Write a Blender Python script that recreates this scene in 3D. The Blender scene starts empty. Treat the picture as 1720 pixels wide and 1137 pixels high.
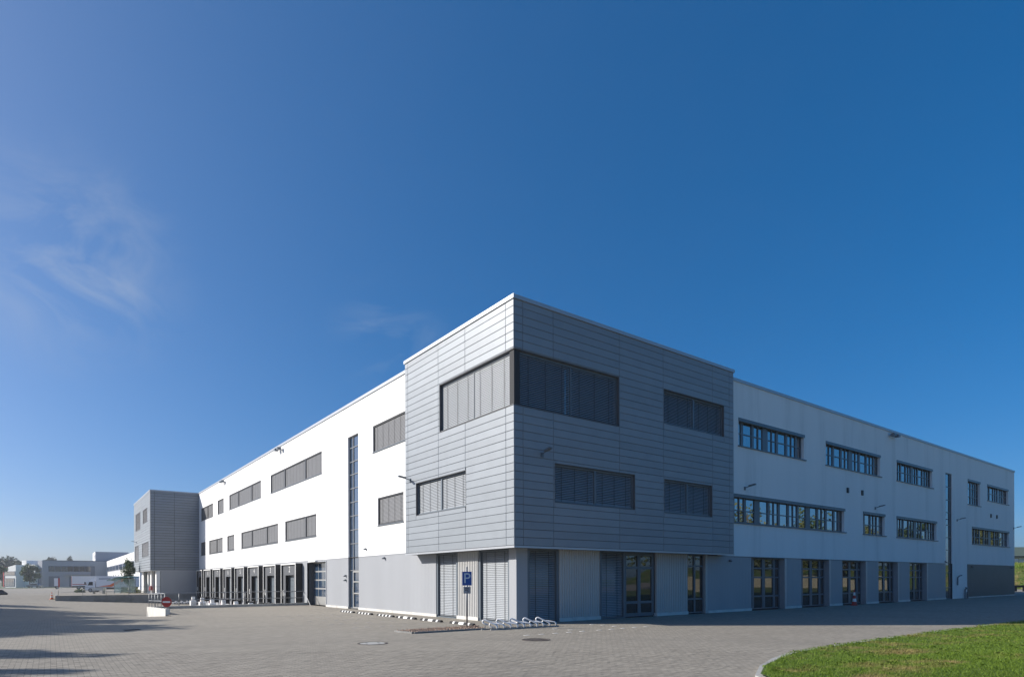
import bpy, bmesh, math, random
from mathutils import Vector, Matrix
random.seed(7)
SC = bpy.context.scene
COL = SC.collection
R = math.radians

# ------------------------------------------------------------------ camera
cam_d = bpy.data.cameras.new('camera')
cam = bpy.data.objects.new('camera', cam_d)
COL.objects.link(cam)
cam_d.sensor_width = 36.0
cam_d.lens = 1034.0 / 1720.0 * 36.0
cam_d.shift_y = (972.8 - 568.5) / 1720.0
cam_d.clip_start = 0.1
cam_d.clip_end = 6000
cam.matrix_world = (Matrix.Translation((0, 0, 1.76)) @ Matrix.Rotation(-math.atan2(0.6, 0.8), 4, 'Z')
                    @ Matrix.Rotation(R(90), 4, 'X') @ Matrix.Rotation(-0.0034, 4, 'Z'))
SC.camera = cam

# ------------------------------------------------------------------ light
SUN_DIR = Vector((-0.79, 0.613, 0.0)).normalized()
SUN_EL = R(27)
SUN_AZ = math.atan2(SUN_DIR.x, SUN_DIR.y)
sun_d = bpy.data.lights.new('sun', 'SUN')
sun_d.energy = 4.5
sun_d.angle = R(0.5)
sun_d.color = (1.0, 0.94, 0.86)
sun = bpy.data.objects.new('sun', sun_d)
COL.objects.link(sun)
to_sun = Vector((SUN_DIR.x * math.cos(SUN_EL), SUN_DIR.y * math.cos(SUN_EL), math.sin(SUN_EL)))
sun.rotation_euler = to_sun.to_track_quat('Z', 'Y').to_euler()
sun.location = (-40, 40, 60)

world = bpy.data.worlds.new('World')
SC.world = world
world.use_nodes = True
wt = world.node_tree
wt.nodes.clear()
def wn(t, **k):
    n = wt.nodes.new(t)
    for a, v in k.items():
        setattr(n, a, v)
    return n
w_out = wn('ShaderNodeOutputWorld')
w_bg = wn('ShaderNodeBackground')
w_bg.inputs['Strength'].default_value = 0.15
w_sky = wn('ShaderNodeTexSky', sky_type='NISHITA', sun_disc=False, sun_elevation=SUN_EL, sun_rotation=SUN_AZ,
           altitude=50, air_density=0.6, dust_density=2.0, ozone_density=6.0)
w_hsv = wn('ShaderNodeHueSaturation')
w_hsv.inputs['Saturation'].default_value = 1.45
w_hsv.inputs['Value'].default_value = 1.0
w_gam = wn('ShaderNodeGamma')
w_gam.inputs['Gamma'].default_value = 0.7
# thin cirrus: one wisp over the far left end, a faint veil of the same cloud elsewhere
w_tc = wn('ShaderNodeTexCoord')
w_map = wn('ShaderNodeMapping')
w_map.inputs['Rotation'].default_value = (0.0, R(38), 0.0)
w_map.inputs['Scale'].default_value = (6.5, 6.0, 9.0)
w_n1 = wn('ShaderNodeTexNoise')
w_n1.inputs['Scale'].default_value = 1.25
w_n1.inputs['Detail'].default_value = 10
w_n1.inputs['Roughness'].default_value = 0.62
w_n1.inputs['Distortion'].default_value = 0.9
w_r1 = wn('ShaderNodeMapRange')
w_r1.inputs[1].default_value = 0.42; w_r1.inputs[2].default_value = 0.80
w_dist = wn('ShaderNodeVectorMath', operation='DISTANCE')
w_dist.inputs[1].default_value = (0.020, 0.922, 0.385)
w_r2 = wn('ShaderNodeMapRange', interpolation_type='SMOOTHSTEP')
w_r2.inputs[1].default_value = 0.0; w_r2.inputs[2].default_value = 0.16
w_r2.inputs[3].default_value = 0.60; w_r2.inputs[4].default_value = 0.005
w_mul = wn('ShaderNodeMath', operation='MULTIPLY')
w_dist2 = wn('ShaderNodeVectorMath', operation='DISTANCE')
w_dist2.inputs[1].default_value = (0.405, 0.845, 0.352)
w_r3 = wn('ShaderNodeMapRange', interpolation_type='SMOOTHSTEP')
w_r3.inputs[1].default_value = 0.0; w_r3.inputs[2].default_value = 0.11
w_r3.inputs[3].default_value = 0.30; w_r3.inputs[4].default_value = 0.0
w_add = wn('ShaderNodeMath', operation='ADD')
w_mix = wn('ShaderNodeMixRGB')
w_mix.inputs['Color2'].default_value = (2.3, 2.55, 2.9, 1)
L = wt.links.new
L(w_sky.outputs[0], w_gam.inputs['Color'])
L(w_gam.outputs[0], w_hsv.inputs['Color'])
L(w_tc.outputs['Generated'], w_map.inputs['Vector'])
L(w_map.outputs[0], w_n1.inputs['Vector'])
L(w_tc.outputs['Generated'], w_dist.inputs[0])
L(w_n1.outputs[0], w_r1.inputs[0])
L(w_dist.outputs['Value'], w_r2.inputs[0])
L(w_r1.outputs[0], w_mul.inputs[0])
L(w_tc.outputs['Generated'], w_dist2.inputs[0])
L(w_dist2.outputs['Value'], w_r3.inputs[0])
L(w_r2.outputs[0], w_add.inputs[0])
L(w_r3.outputs[0], w_add.inputs[1])
L(w_add.outputs[0], w_mul.inputs[1])
L(w_mul.outputs[0], w_mix.inputs['Fac'])
L(w_hsv.outputs[0], w_mix.inputs['Color1'])
L(w_mix.outputs[0], w_bg.inputs['Color'])
L(w_bg.outputs[0], w_out.inputs['Surface'])

vs = SC.view_settings
vs.view_transform = 'Standard'
vs.look = 'None'
vs.exposure = 0.6
vs.gamma = 1.0
vs.use_curve_mapping = False
SC.cycles.use_denoising = True
SC.cycles.max_bounces = 6

# ------------------------------------------------------------------ materials
MATS = {}
def mat(name, col, rough=0.6, metal=0.0, ior=1.45, var=0.0, vscale=3.0, bump=0.0, bscale=40.0, objvar=0.0,
        dirt=None, dscale=0.6, dlo=0.5, dhi=0.75, stretch=None):
    if name in MATS:
        return MATS[name]
    m = bpy.data.materials.new(name)
    m.use_nodes = True
    nt = m.node_tree
    b = nt.nodes['Principled BSDF']
    b.inputs['Base Color'].default_value = (*col, 1)
    b.inputs['Roughness'].default_value = rough
    b.inputs['Metallic'].default_value = metal
    b.inputs['IOR'].default_value = ior
    l = nt.links.new
    geo = nt.nodes.new('ShaderNodeNewGeometry')
    cur = None
    vec = geo.outputs['Position']
    if stretch:
        mp = nt.nodes.new('ShaderNodeMapping')
        mp.inputs['Scale'].default_value = stretch
        l(vec, mp.inputs['Vector'])
        vec = mp.outputs[0]
    if var or objvar or dirt:
        rgb = nt.nodes.new('ShaderNodeRGB')
        rgb.outputs[0].default_value = (*col, 1)
        cur = rgb.outputs[0]
    if var:
        n = nt.nodes.new('ShaderNodeTexNoise')
        n.inputs['Scale'].default_value = vscale
        n.inputs['Detail'].default_value = 6
        l(vec, n.inputs['Vector'])
        mr = nt.nodes.new('ShaderNodeMapRange')
        mr.inputs[1].default_value = 0.25; mr.inputs[2].default_value = 0.75
        mr.inputs[3].default_value = 1 - var; mr.inputs[4].default_value = 1 + var
        l(n.outputs[0], mr.inputs[0])
        hs = nt.nodes.new('ShaderNodeHueSaturation')
        l(mr.outputs[0], hs.inputs['Value'])
        l(cur, hs.inputs['Color'])
        cur = hs.outputs[0]
    if objvar:
        oi = nt.nodes.new('ShaderNodeObjectInfo')
        mr = nt.nodes.new('ShaderNodeMapRange')
        mr.inputs[3].default_value = 1 - objvar; mr.inputs[4].default_value = 1 + objvar
        l(oi.outputs['Random'], mr.inputs[0])
        hs = nt.nodes.new('ShaderNodeHueSaturation')
        l(mr.outputs[0], hs.inputs['Value'])
        l(cur, hs.inputs['Color'])
        cur = hs.outputs[0]
    if dirt:
        n = nt.nodes.new('ShaderNodeTexNoise')
        n.inputs['Scale'].default_value = dscale
        n.inputs['Detail'].default_value = 8
        n.inputs['Roughness'].default_value = 0.65
        l(vec, n.inputs['Vector'])
        mr = nt.nodes.new('ShaderNodeMapRange')
        mr.inputs[1].default_value = dlo; mr.inputs[2].default_value = dhi
        l(n.outputs[0], mr.inputs[0])
        mx = nt.nodes.new('ShaderNodeMixRGB')
        l(mr.outputs[0], mx.inputs['Fac'])
        l(cur, mx.inputs['Color1'])
        mx.inputs['Color2'].default_value = (*dirt, 1)
        cur = mx.outputs[0]
    if cur:
        l(cur, b.inputs['Base Color'])
    if bump:
        n = nt.nodes.new('ShaderNodeTexNoise')
        n.inputs['Scale'].default_value = bscale
        n.inputs['Detail'].default_value = 4
        l(geo.outputs['Position'], n.inputs['Vector'])
        bp = nt.nodes.new('ShaderNodeBump')
        bp.inputs['Strength'].default_value = bump
        bp.inputs['Distance'].default_value = 0.02
        l(n.outputs[0], bp.inputs['Height'])
        l(bp.outputs[0], b.inputs['Normal'])
    MATS[name] = m
    return m

M = dict(
    glassdark=mat('glassdark', (0.012, 0.017, 0.02), 0.02, ior=1.9, bump=0.02, bscale=1.6),
    mullion=mat('mullion', (0.20, 0.21, 0.22), 0.45, metal=0.3),
    blindgrey=mat('blindgrey', (0.155, 0.16, 0.17), 0.5, metal=0.1, var=0.03, vscale=2.0),
    blackframe=mat('blackframe', (0.03, 0.034, 0.04), 0.45),
    plaster=mat('plaster', (0.80, 0.80, 0.80), 0.85, var=0.03, vscale=0.8, bump=0.25, bscale=60,
                dirt=(0.56, 0.57, 0.57), dscale=0.7, dlo=0.52, dhi=0.92, stretch=(1.2, 1.2, 0.12)),
    panel=mat('panel', (0.240, 0.266, 0.294), 0.48, metal=0.08, var=0.05, vscale=1.5, objvar=0.055),
    substrate=mat('substrate', (0.03, 0.032, 0.036), 0.8),
    coping=mat('coping', (0.40, 0.42, 0.45), 0.4, metal=0.3, var=0.04),
    ribbed=mat('ribbed', (0.325, 0.34, 0.365), 0.5, metal=0.05, var=0.05, vscale=0.7, stretch=(1, 1, 0.2)),
    pier=mat('pier', (0.46, 0.46, 0.45), 0.5, metal=0.1, var=0.04, vscale=1.0),
    darkpanel=mat('darkpanel', (0.07, 0.082, 0.10), 0.5, var=0.08, vscale=1.0),
    frame=mat('frame', (0.115, 0.14, 0.165), 0.4, var=0.05),
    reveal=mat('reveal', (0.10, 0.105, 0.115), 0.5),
    blind=mat('blind', (0.262, 0.285, 0.31), 0.45, metal=0.1, var=0.03, vscale=2.0),
    cord=mat('cord', (0.08, 0.08, 0.085), 0.7),
    glass=mat('glass', (0.012, 0.018, 0.022), 0.015, ior=4.2, bump=0.012, bscale=1.3),
    glassblue=mat('glassblue', (0.03, 0.055, 0.10), 0.02, ior=2.8, bump=0.01, bscale=1.3),
    alu=mat('alu', (0.42, 0.42, 0.41), 0.4, metal=0.5),
    plinth=mat('plinth', (0.62, 0.61, 0.58), 0.85, var=0.08, vscale=2.0, dirt=(0.36, 0.35, 0.32), dscale=1.5, dlo=0.5, dhi=0.8),
    concrete=mat('concrete', (0.36, 0.36, 0.34), 0.9, var=0.12, vscale=1.5, bump=0.3, bscale=30, dirt=(0.16, 0.16, 0.145),
                 dscale=0.8, dlo=0.5, dhi=0.8),
    concrete_light=mat('concrete_light', (0.60, 0.59, 0.55), 0.9, var=0.08, vscale=2, bump=0.3, bscale=30),
    darkconcrete=mat('darkconcrete', (0.27, 0.27, 0.26), 0.9, var=0.15, vscale=1.2, bump=0.3, bscale=25,
                     dirt=(0.15, 0.15, 0.14), dscale=0.7, dlo=0.45, dhi=0.75),
    galv=mat('galv', (0.27, 0.28, 0.29), 0.45, metal=0.5, var=0.08, vscale=12),
    black=mat('black', (0.018, 0.018, 0.02), 0.6),
    rubber=mat('rubber', (0.022, 0.022, 0.024), 0.8, var=0.1, vscale=6, bump=0.3, bscale=50),
    white=mat('white', (0.80, 0.80, 0.78), 0.45, var=0.03),
    red=mat('red', (0.42, 0.025, 0.02), 0.45),
    orange=mat('orange', (0.75, 0.14, 0.02), 0.5),
    signblue=mat('signblue', (0.008, 0.075, 0.32), 0.4),
    signgrey=mat('signgrey', (0.30, 0.31, 0.33), 0.5),
    iron=mat('iron', (0.10, 0.085, 0.075), 0.7, metal=0.4, var=0.2, vscale=8, bump=0.4, bscale=60),
    curtain=mat('curtain', (0.075, 0.082, 0.095), 0.7, var=0.06, vscale=2),
    roof=mat('roof', (0.25, 0.25, 0.25), 0.9),
    bark=mat('bark', (0.09, 0.07, 0.05), 0.9, var=0.2, vscale=5, bump=0.5, bscale=20),
    teal=mat('teal', (0.05, 0.22, 0.25), 0.35),
    truckwhite=mat('truckwhite', (0.72, 0.73, 0.76), 0.35, var=0.02),
    farwhite=mat('farwhite', (0.78, 0.78, 0.77), 0.8, var=0.03),
    fargrey=mat('fargrey', (0.34, 0.35, 0.40), 0.6, var=0.04, vscale=0.3),
    fardark=mat('fardark', (0.12, 0.14, 0.19), 0.5),
    roofgreen=mat('roofgreen', (0.09, 0.12, 0.09), 0.7, var=0.1, vscale=2),
    fencewood=mat('fencewood', (0.42, 0.38, 0.28), 0.8, var=0.15, vscale=3),
    stone=mat('stone', (0.12, 0.10, 0.085), 0.9, var=0.3, vscale=3, bump=0.6, bscale=12),
    gravel=mat('gravel', (0.20, 0.15, 0.12), 0.95, var=0.35, vscale=25, bump=0.8, bscale=60),
    pebble=mat('pebble', (0.30, 0.22, 0.17), 0.9, var=0.4, vscale=30),
)

def leafmat(name, c1, c2):
    m = bpy.data.materials.new(name)
    m.use_nodes = True
    nt = m.node_tree
    b = nt.nodes['Principled BSDF']
    b.inputs['Roughness'].default_value = 0.55
    geo = nt.nodes.new('ShaderNodeNewGeometry')
    mx = nt.nodes.new('ShaderNodeMixRGB')
    mx.inputs['Color1'].default_value = (*c1, 1)
    mx.inputs['Color2'].default_value = (*c2, 1)
    nt.links.new(geo.outputs['Random Per Island'], mx.inputs['Fac'])
    nt.links.new(mx.outputs[0], b.inputs['Base Color'])
    tr = nt.nodes.new('ShaderNodeBsdfTranslucent')
    nt.links.new(mx.outputs[0], tr.inputs['Color'])
    ms = nt.nodes.new('ShaderNodeMixShader')
    ms.inputs['Fac'].default_value = 0.25
    nt.links.new(b.outputs[0], ms.inputs[1])
    nt.links.new(tr.outputs[0], ms.inputs[2])
    nt.links.new(ms.outputs[0], nt.nodes['Material Output'].inputs['Surface'])
    return m
M['leaf'] = leafmat('leaf', (0.025, 0.055, 0.018), (0.07, 0.12, 0.03))
M['leafdark'] = leafmat('leafdark', (0.016, 0.035, 0.016), (0.045, 0.075, 0.028))
M['leafolive'] = leafmat('leafolive', (0.06, 0.085, 0.02), (0.14, 0.15, 0.035))

def paving_mat():
    m = bpy.data.materials.new('paving')
    m.use_nodes = True
    nt = m.node_tree
    N = nt.nodes.new
    l = nt.links.new
    b = nt.nodes['Principled BSDF']
    b.inputs['Roughness'].default_value = 0.88
    geo = N('ShaderNodeNewGeometry')
    br = N('ShaderNodeTexBrick')
    br.offset = 0.5; br.offset_frequency = 2; br.squash = 1.0
    br.inputs['Color1'].default_value = (0.242, 0.218, 0.177, 1)
    br.inputs['Color2'].default_value = (0.306, 0.277, 0.227, 1)
    br.inputs['Mortar'].default_value = (0.115, 0.105, 0.09, 1)
    br.inputs['Scale'].default_value = 1.0
    br.inputs['Mortar Size'].default_value = 0.006
    br.inputs['Mortar Smooth'].default_value = 0.2
    br.inputs['Bias'].default_value = 0.0
    br.inputs['Brick Width'].default_value = 0.2
    br.inputs['Row Height'].default_value = 0.1
    l(geo.outputs['Position'], br.inputs['Vector'])
    n1 = N('ShaderNodeTexNoise')
    n1.inputs['Scale'].default_value = 0.33
    n1.inputs['Detail'].default_value = 8
    n1.inputs['Roughness'].default_value = 0.6
    l(geo.outputs['Position'], n1.inputs['Vector'])
    mr = N('ShaderNodeMapRange')
    mr.inputs[1].default_value = 0.3; mr.inputs[2].default_value = 0.7
    mr.inputs[3].default_value = 0.95; mr.inputs[4].default_value = 1.05
    l(n1.outputs[0], mr.inputs[0])
    n2 = N('ShaderNodeTexNoise')
    n2.inputs['Scale'].default_value = 3.2
    n2.inputs['Detail'].default_value = 5
    l(geo.outputs['Position'], n2.inputs['Vector'])
    mr2 = N('ShaderNodeMapRange')
    mr2.inputs[1].default_value = 0.3; mr2.inputs[2].default_value = 0.7
    mr2.inputs[3].default_value = 0.92; mr2.inputs[4].default_value = 1.06
    l(n2.outputs[0], mr2.inputs[0])
    mm = N('ShaderNodeMath'); mm.operation = 'MULTIPLY'
    l(mr.outputs[0], mm.inputs[0]); l(mr2.outputs[0], mm.inputs[1])
    hs = N('ShaderNodeHueSaturation')
    l(mm.outputs[0], hs.inputs['Value'])
    l(br.outputs['Color'], hs.inputs['Color'])
    # oil and tyre stains
    n3 = N('ShaderNodeTexNoise')
    n3.inputs['Scale'].default_value = 0.9
    n3.inputs['Detail'].default_value = 7
    mp = N('ShaderNodeMapping')
    mp.inputs['Scale'].default_value = (0.35, 1.6, 1)
    l(geo.outputs['Position'], mp.inputs['Vector'])
    l(mp.outputs[0], n3.inputs['Vector'])
    mr3 = N('ShaderNodeMapRange')
    mr3.inputs[1].default_value = 0.62; mr3.inputs[2].default_value = 0.85
    mr3.inputs[4].default_value = 0.5
    l(n3.outputs[0], mr3.inputs[0])
    mx = N('ShaderNodeMixRGB')
    l(mr3.outputs[0], mx.inputs['Fac'])
    l(hs.outputs[0], mx.inputs['Color1'])
    mx.inputs['Color2'].default_value = (0.16, 0.15, 0.14, 1)
    wv = N('ShaderNodeTexWave'); wv.wave_type = 'RINGS'; wv.rings_direction = 'Z'
    wv.inputs['Scale'].default_value = 0.045; wv.inputs['Distortion'].default_value = 5.0
    wv.inputs['Detail'].default_value = 2.0; wv.inputs['Detail Scale'].default_value = 0.25
    l(geo.outputs['Position'], wv.inputs['Vector'])
    mr5 = N('ShaderNodeMapRange')
    mr5.inputs[1].default_value = 0.93; mr5.inputs[2].default_value = 1.0; mr5.inputs[4].default_value = 0.22
    l(wv.outputs['Fac'], mr5.inputs[0])
    mm5 = N('ShaderNodeMath'); mm5.operation = 'MULTIPLY'
    l(mr5.outputs[0], mm5.inputs[0]); l(n1.outputs[0], mm5.inputs[1])
    mx5 = N('ShaderNodeMixRGB')
    l(mm5.outputs[0], mx5.inputs['Fac']); l(mx.outputs[0], mx5.inputs['Color1'])
    mx5.inputs['Color2'].default_value = (0.09, 0.085, 0.08, 1)
    l(mx5.outputs[0], b.inputs['Base Color'])
    n4 = N('ShaderNodeTexNoise')
    n4.inputs['Scale'].default_value = 90
    l(geo.outputs['Position'], n4.inputs['Vector'])
    bp = N('ShaderNodeBump')
    bp.inputs['Strength'].default_value = 0.25
    bp.inputs['Distance'].default_value = 0.01
    l(n4.outputs[0], bp.inputs['Height'])
    bp2 = N('ShaderNodeBump')
    bp2.invert = True
    bp2.inputs['Strength'].default_value = 0.35
    bp2.inputs['Distance'].default_value = 0.006
    l(br.outputs['Fac'], bp2.inputs['Height'])
    l(bp.outputs[0], bp2.inputs['Normal'])
    l(bp2.outputs[0], b.inputs['Normal'])
    return m
M['paving'] = paving_mat()

def grass_mat(name, g1, g2, straw, lo, hi, island):
    m = bpy.data.materials.new(name)
    m.use_nodes = True
    nt = m.node_tree
    N = nt.nodes.new
    l = nt.links.new
    b = nt.nodes['Principled BSDF']
    b.inputs['Roughness'].default_value = 0.7
    geo = N('ShaderNodeNewGeometry')
    mx = N('ShaderNodeMixRGB')
    mx.inputs['Color1'].default_value = (*g1, 1)
    mx.inputs['Color2'].default_value = (*g2, 1)
    if island:
        l(geo.outputs['Random Per Island'], mx.inputs['Fac'])
    else:
        n0 = N('ShaderNodeTexNoise'); n0.inputs['Scale'].default_value = 14; n0.inputs['Detail'].default_value = 6
        l(geo.outputs['Position'], n0.inputs['Vector']); l(n0.outputs[0], mx.inputs['Fac'])
    n = N('ShaderNodeTexNoise')
    n.inputs['Scale'].default_value = 0.55
    n.inputs['Detail'].default_value = 7
    n.inputs['Roughness'].default_value = 0.7
    l(geo.outputs['Position'], n.inputs['Vector'])
    mr = N('ShaderNodeMapRange')
    mr.inputs[1].default_value = lo; mr.inputs[2].default_value = hi; mr.inputs[4].default_value = 0.85
    l(n.outputs[0], mr.inputs[0])
    m2 = N('ShaderNodeMixRGB')
    l(mr.outputs[0], m2.inputs['Fac'])
    l(mx.outputs[0], m2.inputs['Color1'])
    m2.inputs['Color2'].default_value = (*straw, 1)
    l(m2.outputs[0], b.inputs['Base Color'])
    if island:
        tr = N('ShaderNodeBsdfTranslucent'); ms = N('ShaderNodeMixShader'); ms.inputs['Fac'].default_value = 0.3
        l(m2.outputs[0], tr.inputs['Color']); l(b.outputs[0], ms.inputs[1]); l(tr.outputs[0], ms.inputs[2])
        l(ms.outputs[0], nt.nodes['Material Output'].inputs['Surface'])
    return m
M['lawn'] = grass_mat('lawn', (0.04, 0.07, 0.010), (0.08, 0.13, 0.018), (0.17, 0.125, 0.05), 0.48, 0.66, False)
M['blade'] = grass_mat('blade', (0.070, 0.130, 0.009), (0.185, 0.28, 0.02), (0.33, 0.24, 0.10), 0.51, 0.66, True)

# ------------------------------------------------------------------ mesh helpers
class MB:
    def __init__(s):
        s.v = []; s.f = []; s.smooth = False
    def quad(s, a, b, c, d):
        n = len(s.v); s.v += [a, b, c, d]; s.f.append((n, n+1, n+2, n+3))
    def poly(s, pts):
        n = len(s.v); s.v += list(pts); s.f.append(tuple(range(n, n+len(pts))))
    def box(s, x0, x1, y0, y1, z0, z1):
        if x0 > x1: x0, x1 = x1, x0
        if y0 > y1: y0, y1 = y1, y0
        n = len(s.v)
        s.v += [(x0,y0,z0),(x1,y0,z0),(x1,y1,z0),(x0,y1,z0),(x0,y0,z1),(x1,y0,z1),(x1,y1,z1),(x0,y1,z1)]
        s.f += [(n,n+3,n+2,n+1),(n+4,n+5,n+6,n+7),(n,n+1,n+5,n+4),(n+1,n+2,n+6,n+5),(n+2,n+3,n+7,n+6),(n+3,n,n+4,n+7)]
        return s
    def prism(s, prof, axis, a0, a1):
        """prof: list of 2-D points, extruded along axis ('x','y','z')."""
        n = len(s.v); k = len(prof)
        for a in (a0, a1):
            for p, q in prof:
                s.v.append((a, p, q) if axis == 'x' else (p, a, q) if axis == 'y' else (p, q, a))
        s.f.append(tuple(range(n, n+k))); s.f.append(tuple(range(n+2*k-1, n+k-1, -1)))
        for i in range(k):
            j = (i+1) % k
            s.f.append((n+i, n+j, n+k+j, n+k+i))
        return s
    def tube(s, pts, r, seg=8, r2=None, cap=True):
        pts = [Vector(p) for p in pts]
        n0 = len(s.v); m = len(pts)
        up = None
        for i, p in enumerate(pts):
            d = (pts[min(i+1, m-1)] - pts[max(i-1, 0)]).normalized()
            if up is None:
                up = Vector((0, 0, 1)) if abs(d.z) < 0.9 else Vector((1, 0, 0))
            sx = d.cross(up).normalized(); sy = sx.cross(d).normalized()
            up = sy
            rr = r if r2 is None else r + (r2 - r) * i / (m-1)
            for k in range(seg):
                t = 2*math.pi*k/seg
                s.v.append(tuple(p + sx*math.cos(t)*rr + sy*math.sin(t)*rr))
        for i in range(m-1):
            for k in range(seg):
                a = n0+i*seg+k; b = n0+i*seg+(k+1) % seg
                s.f.append((a, b, b+seg, a+seg))
        if cap:
            s.f.append(tuple(range(n0+seg-1, n0-1, -1)))
            s.f.append(tuple(range(n0+(m-1)*seg, n0+m*seg)))
        return s
    def cyl(s, c, r, h, axis='z', seg=20, r2=None):
        d = {'x': (h,0,0), 'y': (0,h,0), 'z': (0,0,h)}[axis]
        return s.tube([c, (c[0]+d[0], c[1]+d[1], c[2]+d[2])], r, seg, r2)
    def mesh(s, name):
        me = bpy.data.meshes.new(name)
        me.from_pydata([tuple(p) for p in s.v], [], s.f)
        if s.smooth:
            me.polygons.foreach_set('use_smooth', [True]*len(me.polygons))
        me.update()
        return me

def wmat(o):
    m = o.matrix_basis.copy()
    if o.parent:
        m = wmat(o.parent) @ o.matrix_parent_inverse @ m
    return m

def obj(name, mb, material, parent=None, world=True, kind=None, loc=None):
    me = mb.mesh(name) if isinstance(mb, MB) else mb
    if material is not None and not me.materials:
        me.materials.append(material)
    o = bpy.data.objects.new(name, me)
    COL.objects.link(o)
    if loc is not None:
        o.location = loc
    if parent is not None:
        o.parent = parent
        if world:
            o.matrix_parent_inverse = wmat(parent).inverted()
    if kind:
        o['kind'] = kind
    return o

def tag(o, label, cat, group=None):
    o['label'] = label; o['category'] = cat
    if group: o['group'] = group
    return o

def thing(name, label, cat, loc=(0,0,0), rz=0.0, group=None):
    o = bpy.data.objects.new(name, None)
    COL.objects.link(o)
    o.location = loc; o.rotation_euler = (0, 0, rz)
    return tag(o, label, cat, group)

def copy_tree(o, parent=None):
    c = o.copy(); COL.objects.link(c)
    if parent is not None:
        c.parent = parent
    for ch in list(o.children):
        copy_tree(ch, c)
    return c

def struct(name, mb, material, parent=None):
    o = obj(name, mb, material, parent)
    if parent is None:
        o['kind'] = 'structure'
    return o

def text_mesh(s, size, depth=0.004):
    cu = bpy.data.curves.new('txt', 'FONT')
    cu.body = s; cu.size = size; cu.extrude = depth
    cu.align_x = 'CENTER'; cu.align_y = 'CENTER'
    ob = bpy.data.objects.new('txt', cu)
    COL.objects.link(ob)
    dg = bpy.context.evaluated_depsgraph_get()
    me = bpy.data.meshes.new_from_object(ob.evaluated_get(dg))
    bpy.data.objects.remove(ob)
    return me

# facades: left wing lies in the plane x = WX facing -x, right wing in y = WY facing -y
WX, WY = 14.69, 19.30
TX, TY = 14.05, 18.58
TOP = 12.55
class Facade:
    def __init__(s, kind, plane):
        s.k = kind; s.p = plane
    def P(s, h, d, z):
        return (s.p - d, h, z) if s.k == 'L' else (h, s.p - d, z)
    def box(s, mb, h0, h1, d0, d1, z0, z1):
        a = s.P(h0, d0, z0); b = s.P(h1, d1, z1)
        mb.box(a[0], b[0], a[1], b[1], a[2], b[2])
        return mb
    def quad(s, mb, h0, h1, z0, z1, d):
        mb.quad(s.P(h0,d,z0), s.P(h1,d,z0), s.P(h1,d,z1), s.P(h0,d,z1))
FL, FR = Facade('L', WX), Facade('R', WY)
TL, TR = Facade('L', TX), Facade('R', TY)

def wall_holes(F, h0, h1, z0, z1, holes, depth):
    mb = MB()
    hs = sorted({h0, h1, *[min(max(v, h0), h1) for q in holes for v in q[:2]]})
    zs = sorted({z0, z1, *[min(max(v, z0), z1) for q in holes for v in q[2:4]]})
    for a, b in zip(hs, hs[1:]):
        for c, d in zip(zs, zs[1:]):
            hm, zm = (a+b)/2, (c+d)/2
            if any(q[0] < hm < q[1] and q[2] < zm < q[3] for q in holes):
                continue
            F.quad(mb, a, b, c, d, 0)
    for q in holes:
        a, b, c, d = q[:4]
        a = max(a, h0); b = min(b, h1); c = max(c, z0); d = min(d, z1)
        mb.quad(F.P(a,0,c), F.P(a,0,d), F.P(a,-depth,d), F.P(a,-depth,c))
        mb.quad(F.P(b,0,c), F.P(b,-depth,c), F.P(b,-depth,d), F.P(b,0,d))
        mb.quad(F.P(a,0,d), F.P(b,0,d), F.P(b,-depth,d), F.P(a,-depth,d))
        mb.quad(F.P(a,0,c), F.P(a,-depth,c), F.P(b,-depth,c), F.P(b,0,c))
    return mb

def ribbed(F, h0, h1, z0, z1, d=0.0, pitch=0.12, rib=0.022):
    mb = MB()
    prof = [(h0, d)]
    h = h0
    while h < h1 - 1e-6:
        for f, e in ((0.12, 0), (0.22, rib), (0.70, rib), (0.80, 0)):
            x = h + f*pitch
            if x < h1:
                prof.append((x, d + e))
        h += pitch
    prof.append((h1, d))
    for (a, e), (b, g) in zip(prof, prof[1:]):
        mb.quad(F.P(a,e,z0), F.P(b,g,z0), F.P(b,g,z1), F.P(a,e,z1))
    # closed returns at both ends and the top so that the sheet has a body
    mb.quad(F.P(h0,d,z0), F.P(h0,d,z1), F.P(h0,d-0.1,z1), F.P(h0,d-0.1,z0))
    mb.quad(F.P(h1,d,z0), F.P(h1,d-0.1,z0), F.P(h1,d-0.1,z1), F.P(h1,d,z1))
    mb.quad(F.P(h0,d,z1), F.P(h1,d,z1), F.P(h1,d-0.1,z1), F.P(h0,d-0.1,z1))
    return mb

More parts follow.
